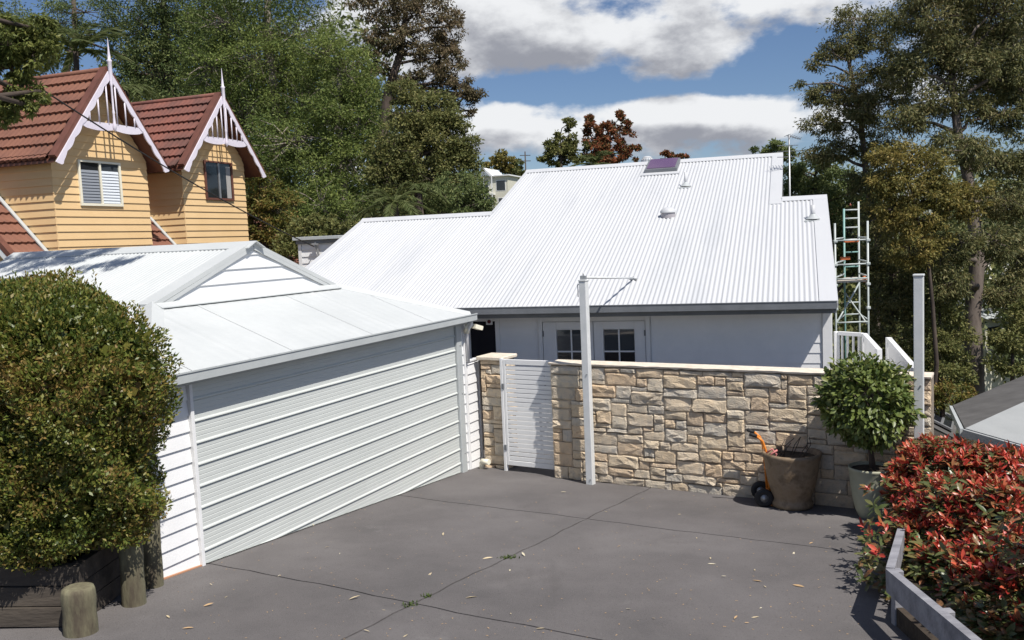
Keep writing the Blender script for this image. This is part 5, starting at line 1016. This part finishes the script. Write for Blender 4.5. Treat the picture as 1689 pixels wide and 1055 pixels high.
farhouse(1592, 515, 58, 5, 2.6, 6, FLASH, 'far pale roofed house half hidden left of the big gum trunk', 0.5)
farhouse(1655, 462, 66, 5, 2.6, 6, PALEW, 'far pale house glimpsed right of the big gum trunk', -0.3)
for (px, py0, py1, d, lb) in ((868, 250, 300, 130, 'distant power pole left of the bronze leaved trees'), (1098, 246, 290, 130, 'distant power pole right of the skylight')):
    a_, b_ = at(px, py1, d), at(px, py0, d); t = thing('power_pole', lb, 'pole', (a_[0], a_[1], a_[2]-6), 0.3, 'distant power poles'); obj('pole', MB().tube([(0,0,0), (0,0,b_[2]-a_[2]+6)], [0.12, 0.09], 8), BARK, t)
    for k in range(2): obj('crossarm', MB().box(-0.8, 0.8, -0.05, 0.05, b_[2]-a_[2]+5.4-0.8*k, b_[2]-a_[2]+5.5-0.8*k), BARK, t)

# ------------------------------------------------------------------ trees
def Lb(px, py, rx, ry, d, k=1.0): return (at(px, py, d), np.array([rx*d/FPX, 0.9*rx*d/FPX, ry*d/FPX]), rx*ry*k)
def tree(name, label, cat, base, trunk, lobes, lm, bark, leaf=0.15, asp=0.42, dens=0.75, cl=0.42, hang=0.0, group=None, twig=True, r0=0.22, mind=None):
    b = np.array(base, float); t = thing(name, label, cat, b, 0, group)
    tr = [b+np.array([0, 0, -0.4])]+[np.array(p, float) for p in trunk]; nT = len(tr)
    m = MB(); m.tube([tuple(p-b) for p in tr], [r0*(1-0.65*i/(nT-1)) for i in range(nT)], 9); obj('trunk', m, bark, t)
    lm_b = MB(); LV = []
    seg = []
    for i in range(nT-1):
        for f in (0, 0.25, 0.5, 0.75): seg.append(tr[i]+(tr[i+1]-tr[i])*f)
    seg.append(tr[-1]); seg = np.array(seg); sr = np.array([r0*(1-0.65*i/(len(seg)-1)) for i in range(len(seg))])
    for (c, r, wgt) in lobes:
        cost = np.linalg.norm(seg-c, axis=1)+np.maximum(0, seg[:, 2]-(c[2]-0.3*r[2]))*2.5; j = int(np.argmin(cost)); s0 = seg[j]
        md = s0+(c-s0)*0.5+RNG.normal(size=3)*0.10*np.linalg.norm(c-s0)+np.array([0, 0, 0.05*np.linalg.norm(c-s0)])
        rb = min(sr[j]*0.62, 0.035+0.026*np.linalg.norm(c-s0))
        lm_b.tube([tuple(s0-b), tuple(0.5*(s0+md)+RNG.normal(size=3)*0.05-b), tuple(md-b), tuple(c-b)], [rb, rb*0.85, rb*0.65, rb*0.35], 6)
        n = int(wgt*dens*1.8); leaf_ = leaf*0.88; ncl = max(7, n//75); dv = unit(RNG.normal(size=(ncl, 3))); cc = c+dv*r*(RNG.uniform(0.25, 1.0, ncl)**0.55)[:, None]
        if twig:
            for k in range(0, ncl, 2): e = cc[k]; mm_ = 0.5*(c+e)+RNG.normal(size=3)*0.06*np.linalg.norm(r); lm_b.tube([tuple(c-b), tuple(mm_-b), tuple(e-b)], [rb*0.4, rb*0.25, rb*0.08+0.004], 4, False)
        per = max(8, n//ncl); k = np.repeat(np.arange(ncl), per); N = len(k); cr = 0.72*cl*float(np.mean(r))**0.5*RNG.uniform(0.6, 1.3, ncl)[k]
        off = RNG.normal(size=(N, 3))*np.array([1, 1, 0.62])*cr[:, None]*0.55; P = cc[k]+off
        A = unit(off)*0.8+RNG.normal(size=(N, 3))*0.6+np.array([0, 0, -hang]); LV.append(leafquads(P-b, A, leaf_, leaf_*asp))
    obj('limbs', lm_b, bark, t); me = quads('crown', np.concatenate(LV)); me.materials.append(lm); obj('crown', me, None, t)
    return t
GBARK = mat('gum_bark', (0.20, 0.165, 0.14), 0.9, (0.085, 0.066, 0.055), 3, 0.6, 14, stretch=(1, 1, 0.3))
GUM = leafmat('gum_leaf', [(0.080, 0.092, 0.040), (0.135, 0.145, 0.058), (0.20, 0.195, 0.080), (0.26, 0.22, 0.10)], 0.58, 0.33, clump=0.35, spec=0.22)
OAK = leafmat('bright_fine_leaf', [(0.085, 0.125, 0.036), (0.155, 0.205, 0.056), (0.255, 0.295, 0.085)], 0.58, 0.33, clump=0.3, spec=0.22)
DKG = leafmat('dark_leaf', [(0.073, 0.109, 0.041), (0.136, 0.178, 0.062), (0.219, 0.246, 0.092)], 0.58, 0.33, clump=0.35, spec=0.22)
OLV = leafmat('olive_leaf', [(0.098, 0.118, 0.040), (0.169, 0.182, 0.061), (0.263, 0.246, 0.094)], 0.58, 0.33, clump=0.4, spec=0.22)
BRN = leafmat('bronze_gum_leaf', [(0.095, 0.088, 0.045), (0.17, 0.14, 0.075), (0.24, 0.175, 0.11)], 0.58, 0.33, clump=0.4, spec=0.22)
OCH = leafmat('ochre_leaf', [(0.127, 0.127, 0.037), (0.220, 0.193, 0.055), (0.330, 0.248, 0.077)], 0.58, 0.33, clump=0.7, spec=0.22)
YGR = leafmat('yellow_green_leaf', [(0.075, 0.098, 0.024), (0.14, 0.155, 0.04), (0.22, 0.19, 0.048), (0.25, 0.165, 0.055)], 0.58, 0.33, clump=1.0, spec=0.22)
RDL = leafmat('autumn_leaf', [(0.095, 0.10, 0.038), (0.20, 0.11, 0.05), (0.32, 0.105, 0.055), (0.38, 0.15, 0.07)], 0.58, 0.33, clump=0.35, spec=0.22)
FARL = leafmat('far_leaf', [(0.099, 0.130, 0.056), (0.155, 0.179, 0.073), (0.252, 0.252, 0.095)], 0.58, 0.33, clump=0.12, spec=0.22)
OVR = leafmat('overhanging_leaf', [(0.078, 0.104, 0.029), (0.143, 0.169, 0.044), (0.221, 0.227, 0.065)], 0.5, 0.33, clump=1.2, spec=0.25)
def gb(px, d): 
    v = at(px, 400, d); return np.array([v[0], v[1], terrain(v[0], v[1])])
BG = 'trees behind the houses'
d = 36
tree('she_oak_tree', 'tall bright green fine leaved tree right of the second yellow dormer', 'tree', gb(455, d), [at(450, 330, d), at(455, 180, d), at(440, 40, d), at(445, -60, d)],
     [Lb(430,110,100,70,d),Lb(400,205,95,75,d),Lb(480,60,90,60,d),Lb(500,170,80,75,d),Lb(350,110,70,60,d),Lb(450,-40,140,70,d),Lb(360,190,50,60,d),Lb(440,265,90,55,d),Lb(500,330,60,50,d),Lb(380,40,80,50,d),Lb(480,235,80,50,34)], OAK, PALEBARK, 0.15, 0.30, 0.85, 0.40, 0.2, BG, r0=0.3)
d = 34
tree('she_oak_tree', 'bright green fine leaved tree leaning right below the bronze gum', 'tree', gb(570, d), [at(565, 330, d), at(560, 200, d), at(560, 90, d)],
     [Lb(570,120,58,50,d),Lb(555,190,65,55,d),Lb(590,210,50,50,d),Lb(580,270,50,50,d),Lb(530,280,60,50,d),Lb(540,90,55,50,d),Lb(560,330,60,40,d),Lb(600,160,38,30,d),Lb(530,340,55,50,33)], OAK, PALEBARK, 0.15, 0.30, 0.9, 0.36, 0.2, BG, r0=0.25)
d = 42
tree('dark_gum_tree', 'dark green tree rising directly behind the two yellow dormers', 'tree', gb(270, d), [at(275, 300, d), at(280, 160, d), at(270, 40, d), at(270, -40, d)],
     [Lb(270,110,80,60,d),Lb(230,180,55,50,d),Lb(310,190,70,60,d),Lb(320,80,70,60,d),Lb(240,50,60,50,d),Lb(270,-20,120,50,d),Lb(300,260,80,50,d),Lb(210,120,35,40,d),Lb(230,240,60,50,d),Lb(380,290,60,50,d),Lb(330,20,70,40,d)], DKG, BARK, 0.16, 0.4, 0.85, 0.42, 0.2, BG, r0=0.3)
d = 44
tree('thin_gum_tree', 'sparse gum with bare dark stems and sky gaps above the left roof ridge', 'tree', gb(110, d), [at(112, 200, d), at(108, 120, d), at(125, 60, d), at(120, -20, d)],
     [Lb(90,40,70,24,d,.8),Lb(160,60,45,22,d,.8),Lb(200,90,38,30,d),Lb(60,80,60,30,d),Lb(140,20,80,22,d),Lb(30,40,60,40,d),Lb(190,45,30,25,d),Lb(60,150,80,40,d),Lb(140,160,60,35,d)], DKG, BARK, 0.16, 0.35, 0.7, 0.38, 0.3, BG, r0=0.28)
d = 40
tree('bronze_gum_tree', 'tall gum with brown bronze foliage and dark open limbs against the clouds', 'tree', gb(640, d), [at(640, 330, d), at(630, 230, d), at(640, 150, d), at(660, 90, d), at(670, 20, d)],
     [Lb(690,75,62,34,d),Lb(640,60,42,36,d),Lb(735,120,40,30,d),Lb(765,160,28,18,d),Lb(780,150,18,16,d),Lb(772,182,14,12,d),Lb(790,160,14,12,d),Lb(755,140,28,18,d),Lb(745,170,16,10,d),Lb(725,95,34,24,d),Lb(700,125,48,22,d),Lb(690,20,75,40,d),Lb(735,75,30,26,d),Lb(620,100,34,30,d),Lb(740,45,28,30,d),Lb(640,-10,70,40,d),Lb(665,150,34,16,d),Lb(700,160,24,10,d)], BRN, BARK, 0.17, 0.38, 0.80, 0.30, 0.5, BG, r0=0.34)
d = 31
tree('olive_tree', 'dark olive rounded tree left of the upper white ridge', 'tree', gb(700, d), [at(690, 340, d), at(685, 260, d), at(690, 180, d)],
     [Lb(690,185,48,45,d),Lb(670,150,28,24,d),Lb(735,215,38,42,d),Lb(660,230,42,45,d),Lb(700,250,55,45,d),Lb(755,260,32,38,d),Lb(650,300,48,45,d),Lb(720,300,50,40,d),Lb(630,270,28,40,d),Lb(690,340,70,30,d),Lb(765,240,26,34,d),Lb(775,290,24,30,d),Lb(725,180,30,34,d),Lb(700,220,44,40,d)], OLV, BARK, 0.13, 0.42, 1.2, 0.34, 0.2, BG, r0=0.22)
d = 27
tree('rounded_shrub', 'dense dark green rounded shrub against the left end of the white roof', 'shrub', gb(755, d), [at(755, 350, d), at(755, 320, d)],
     [Lb(755,310,48,32,d),Lb(785,328,28,24,d),Lb(720,328,38,28,d),Lb(765,345,45,24,d),Lb(800,342,18,18,d),Lb(690,345,30,24,d)], DKG, BARK, 0.10, 0.45, 1.2, 0.26, 0.1, None, r0=0.12)
d = 25
tree('ochre_shrub', 'ochre tinged leafy shrub right of the second yellow dormer', 'shrub', gb(440, d), [at(440, 400, d), at(438, 330, d)],
     [Lb(435,310,28,32,d),Lb(455,345,40,34,d),Lb(430,360,30,40,d),Lb(470,385,40,30,d),Lb(425,285,16,16,d),Lb(440,410,40,30,d)], YGR, BARK, 0.11, 0.45, 1.1, 0.26, 0.1, None, r0=0.08)
d = 23
tree('leafy_shrub', 'yellow green leafy shrub above the small rear wing', 'shrub', gb(520, d), [at(515, 420, d), at(515, 385, d)],
     [Lb(505,375,34,24,d),Lb(540,375,28,22,d),Lb(480,410,40,30,d),Lb(520,400,40,24,d),Lb(565,375,28,16,d)], YGR if False else OLV, BARK, 0.10, 0.5, 1.2, 0.24, 0.1, None, r0=0.08)
d = 42
tree('sweetgum_tree', 'dark green upright tree at the left of the autumn coloured pair', 'tree', gb(925, d), [at(925, 285, d), at(925, 240, d)],
     [Lb(912,238,13,26,d),Lb(925,255,24,18,d),Lb(938,222,12,26,d),Lb(900,262,14,10,d),Lb(950,250,22,22,d),Lb(942,200,6,10,d)], OLV, BARK, 0.16, 0.55, 2.0, 0.22, 0.0, None, r0=0.15)
tree('sweetgum_tree', 'autumn tree with red and bronze leaves above the white ridge', 'tree', gb(1000, d), [at(1000, 285, d), at(1000, 240, d)],
     [Lb(975,225,13,36,d),Lb(1000,222,16,34,d),Lb(1022,218,11,32,d),Lb(1040,212,14,12,d,.8),Lb(1040,250,14,16,d),Lb(1005,258,34,16,d),Lb(972,195,6,10,d),Lb(1022,190,6,10,d),Lb(985,250,26,20,d)], RDL, BARK, 0.16, 0.55, 1.9, 0.22, 0.0, None, r0=0.15)
tree('small_red_tree', 'distant red leaved treetop peeking over the ridge right of the skylight', 'tree', gb(1105, 60), [at(1105, 275, 60), at(1105, 262, 60)], [Lb(1098,256,8,9,60),Lb(1112,258,12,5,60),Lb(1128,258,6,5,60)], RDL, BARK, 0.2, 0.6, 3.0, 0.22, 0, None, r0=0.1)
d = 170
tree('distant_tree', 'distant yellow green treetop behind the far pale house', 'tree', gb(825, d), [at(825, 300, d), at(825, 270, d)], [Lb(828,262,22,15,d),Lb(810,275,18,12,d),Lb(842,275,18,12,d)], YGR if False else OCH, BARK, 0.55, 0.6, 2.4, 0.4, 0, None, twig=False)
tree('distant_tree', 'distant dark treetop left of the far power pole', 'tree', gb(852, d+8), [at(852, 300, d), at(852, 280, d)], [Lb(855,272,10,12,d),Lb(852,295,18,22,d),Lb(862,288,12,14,d),Lb(862,310,12,16,d)], FARL, BARK, 0.55, 0.6, 2.4, 0.4, 0, None, twig=False)
tree('flat_topped_tree', 'distant flat topped dark tree beside the antenna', 'tree', gb(1275, 90), [at(1275, 275, 90), at(1275, 255, 90)], [Lb(1272,240,22,8,90),Lb(1255,248,14,7,90),Lb(1300,246,18,10,90),Lb(1285,258,26,10,90)], DKG, BARK, 0.32, 0.5, 2.6, 0.4, 0, None, twig=False)
# big gums on the right
d = 31
tree('large_gum_tree', 'large gum with thick dark trunk and spreading limbs on the right', 'tree', gb(1612, d), [at(1608, 620, d), at(1604, 520, d), at(1612, 430, d), at(1606, 360, d), at(1598, 300, d), at(1580, 220, d), at(1570, 120, d)],
     [Lb(1600,110,60,40,d),Lb(1655,85,50,42,d),Lb(1545,85,52,38,d),Lb(1540,165,46,32,d),Lb(1655,190,40,36,d),Lb(1500,120,40,32,d),Lb(1525,30,70,34,d),Lb(1640,20,70,40,d),Lb(1490,200,44,26,d),Lb(1600,180,34,22,d),Lb(1685,140,40,40,d),Lb(1690,260,36,40,d),Lb(1560,235,36,22,d),Lb(1660,330,46,40,d),Lb(1590,-20,110,40,d),Lb(1690,420,40,50,d),Lb(1640,140,60,44,33),Lb(1580,60,60,44,33),Lb(1690,60,50,50,33),Lb(1600,250,40,26,29),Lb(1640,400,34,30,29),Lb(1585,400,30,24,29),Lb(1560,470,36,30,29),Lb(1640,270,34,26,d),Lb(1550,420,44,36,29),Lb(1660,480,40,30,d)], GUM, GBARK, 0.17, 0.28, 1.15, 0.40, 0.7, 'gum trees on the right', r0=0.34)
d = 34
tree('leaning_gum_tree', 'gum spreading left over the scaffold with drooping sprays against blue sky', 'tree', gb(1440, d), [at(1445, 520, d), at(1450, 400, d), at(1430, 300, d), at(1420, 200, d), at(1400, 100, d)],
     [Lb(1400,75,44,24,d),Lb(1370,85,34,14,d),Lb(1345,105,16,10,d),Lb(1445,60,46,28,d),Lb(1420,140,48,30,d),Lb(1370,150,40,20,d),Lb(1335,160,22,14,d),Lb(1400,195,48,28,d),Lb(1350,205,30,18,d),Lb(1440,240,44,30,d),Lb(1380,245,36,24,d),Lb(1470,110,40,34,d),Lb(1410,30,50,20,d),Lb(1470,160,36,28,d),Lb(1350,255,28,20,d),Lb(1318,140,10,8,d),Lb(1440,300,44,30,33),Lb(1450,360,40,34,33),Lb(1430,180,34,26,33),Lb(1470,420,40,36,33)], GUM, GBARK, 0.17, 0.28, 1.1, 0.38, 0.7, 'gum trees on the right', r0=0.2)
d = 28
tree('ochre_gum_tree', 'gum with ochre new growth in front of the large dark trunk', 'tree', gb(1520, d), [at(1545, 600, d), at(1538, 500, d), at(1530, 420, d), at(1510, 350, d), at(1500, 290, d)],
     [Lb(1480,258,46,26,d),Lb(1530,268,44,30,d),Lb(1500,310,60,36,d),Lb(1470,345,40,30,d),Lb(1560,330,36,36,d),Lb(1500,410,44,34,d),Lb(1540,320,30,30,d),Lb(1460,300,26,26,d),Lb(1505,360,44,28,d),Lb(1450,255,22,16,d),Lb(1610,320,30,26,d),Lb(1540,390,30,26,d),Lb(1590,350,26,20,d)], OCH, BARK, 0.14, 0.34, 1.0, 0.30, 0.5, 'gum trees on the right', r0=0.08)
d = 38
tree('dark_bushy_tree', 'dark bushy tree behind the right end of the stepped roof', 'tree', gb(1340, d), [at(1345, 430, d), at(1345, 340, d), at(1345, 290, d)],
     [Lb(1330,290,36,32,d),Lb(1365,275,36,28,d),Lb(1310,320,30,28,d),Lb(1350,330,44,36,d),Lb(1400,320,44,40,d),Lb(1400,390,50,44,d),Lb(1350,380,40,40,d),Lb(1310,280,18,16,d),Lb(1420,440,40,40,d)], DKG, BARK, 0.17, 0.4, 0.95, 0.36, 0.2, None, r0=0.22)
for (px, lobes, lmx, lb, nm) in ((1470, [(1470,450,44,36),(1450,500,36,40),(1490,500,36,36),(1460,560,40,36),(1440,430,24,24)], GUM, 'dark olive sapling right of the scaffold above the balustrade', 'bush'),
        (1550, [(1545,500,44,34),(1530,560,44,40),(1570,560,34,36),(1550,620,46,34),(1500,600,34,36),(1580,610,26,30)], OLV, 'olive bush behind the right white post', 'bush'),
        (1555, [(1560,650,30,22),(1535,660,24,24),(1585,650,18,16)], YGR, 'low pale green shrub above the neighbouring dark roof', 'bush'),
        (1670, [(1670,560,36,30),(1690,520,30,30),(1680,610,30,20),(1640,600,16,14)], OLV, 'bush at right edge beyond the grey roof', 'bush')):
    dd = 30 if px != 1555 else 27
    tree(nm, lb, 'bush', gb(px, dd), [at(px, lobes[-1][1]+20, dd), at(px, lobes[0][1], dd)], [Lb(*q, dd) for q in lobes], lmx, BARK, 0.14, 0.4, 1.0, 0.32, 0.2, 'bushes on the slope', r0=0.1)
# overhanging branch tree at upper left, also shading the garage roof
d = 11.0
ob = np.array([-9.5, 8.0, 0.6])
tree('overhanging_tree', 'leafy branch hanging down over the red roof at top left corner', 'tree', ob, [np.array([-9.3, 8.2, 3.0]), np.array([-9.0, 8.6, 6.0]), np.array([-7.6, 9.6, 8.0])],
     [Lb(20,60,55,40,d),Lb(60,80,34,34,d),Lb(15,110,34,26,d),Lb(70,50,26,30,d),Lb(30,150,24,30,d),Lb(10,180,18,28,d),Lb(65,150,10,22,d,1.2),Lb(52,175,9,16,d,1.2),Lb(-40,60,60,60,d),
      (np.array([-5.5, 11.2, 9.4]), np.array([1.0, 0.35, 0.3]), 2600), (np.array([-4.5, 10.7, 9.5]), np.array([1.0, 0.3, 0.3]), 2000), (np.array([-3.7, 9.9, 9.4]), np.array([0.7, 0.22, 0.2]), 900)], OVR, BARK, 0.085, 0.32, 1.0, 0.16, 0.8, None, r0=0.2)
# palms
PALM = leafmat('palm_leaf', [(0.068, 0.095, 0.030), (0.115, 0.142, 0.047), (0.176, 0.189, 0.081)], 0.58, 0.33, spec=0.22)
def palm(label, c, base, n, L, droop, spread=1.0, leaflet=0.45):
    c = np.array(c, float); b = np.array(base, float); t = thing('palm', label, 'palm', b, 0, 'palms among the trees')
    obj('trunk', MB().tube([(0, 0, -0.3), tuple(0.5*(c-b)+np.array([0.1, 0, 0])), tuple(c-b)], [0.16, 0.13, 0.11], 8), BARK, t)
    for k in range(n):
        a_ = 2*PI*k/n+random.uniform(-.2, .2); e_ = random.uniform(0.1, 1.15); dr_ = np.array([math.cos(a_)*math.cos(e_)*spread, math.sin(a_)*math.cos(e_)*spread, math.sin(e_)]); P = []; Ls = L*random.uniform(0.8, 1.15)
        for i in range(10): u = i/9; P.append(c-b+dr_*Ls*u+np.array([0, 0, -droop*Ls*u*u]))
        P = np.array(P); fr = MB().tube([tuple(p) for p in P], [0.02*(1-0.8*i/9)+0.004 for i in range(10)], 4, False)
        LQ, AQ = [], []
        for i in range(46):
            u = 0.12+0.88*i/45; f = u*9; j = min(8, int(f)); p = P[j]+(P[j+1]-P[j])*(f-j); tg_ = unit(P[j+1]-P[j]); side = unit(np.cross(tg_, [0, 0, 1.0]))
            for sg in (-1, 1): LQ.append(p); AQ.append(side*sg*0.75+tg_*0.75+np.array([0, 0, -0.25+random.uniform(-.1, .1)]))
        V = leafquads(np.array(LQ), np.array(AQ), leaflet*L/2.0, 0.045*L/2.0, 0.1); o = len(fr.v)
        for q in V: fr.add(q, [(0,1,2,3)])
        obj('frond', fr, PALM, t)
palm('feathery palm with arching fronds behind the left end of the white roof', at(650, 335, 25), gb(650, 25), 16, 1.15, 0.5)
palm('palm with drooping fronds standing in front of the olive tree', at(690, 318, 26), gb(690, 26), 12, 1.0, 0.7)
palm('spiky palm crown above the red ridge at upper left', at(125, 85, 36), gb(125, 36), 18, 2.2, 0.3)
palm('small palm crown between the two yellow dormers', at(207, 150, 32), gb(207, 32), 14, 1.3, 0.6)
palm('yellowish palm top just over the upper white ridge', at(980, 272, 34), gb(980, 34), 14, 1.2, 0.5)
# far woodland that closes the gaps
def wood(name, label, rects, lf, mat_, n_per):
    V = []
    for (x0, x1, y0, y1, da, db, n) in rects:
        m_ = n//40; px, py, dd = RNG.uniform(x0, x1, m_), RNG.uniform(0, 1, m_)**0.8, RNG.uniform(da, db, m_)
        top_ = y0+18*np.sin(px*0.03)+12*np.sin(px*0.083+1); cy = top_+(y1-top_)*py
        cen = np.array([at(a_, b_, c_) for a_, b_, c_ in zip(px, cy, dd)]); k = np.repeat(np.arange(m_), 40); P = cen[k]+RNG.normal(size=(len(k), 3))*np.array([1, 1, 0.7])*(0.016*dd[k])[:, None]
        V.append(leafquads(P, RNG.normal(size=P.shape), lf, lf*0.55))
    me = quads(name, np.concatenate(V)); me.materials.append(mat_); o = obj(name, me, None); o['kind'] = 'stuff'; o['label'] = label; o['category'] = 'woodland'
wood('left_woodland', 'dark woodland closing the gaps behind the trees on the left', [(-60, 660, 150, 440, 50, 62, 26000), (200, 640, 40, 200, 50, 60, 9000), (620, 730, 240, 380, 48, 60, 4500)], 0.40, FARL, 0)
wood('right_woodland', 'dark woodland on the valley side behind the gums on the right', [(1300, 1760, 285, 620, 52, 64, 26000)], 0.42, FARL, 0)
wood('ridge_woodland', 'low far woodland along the skyline behind the white house', [(760, 1320, 325, 420, 175, 200, 9000)], 0.9, FARL, 0)
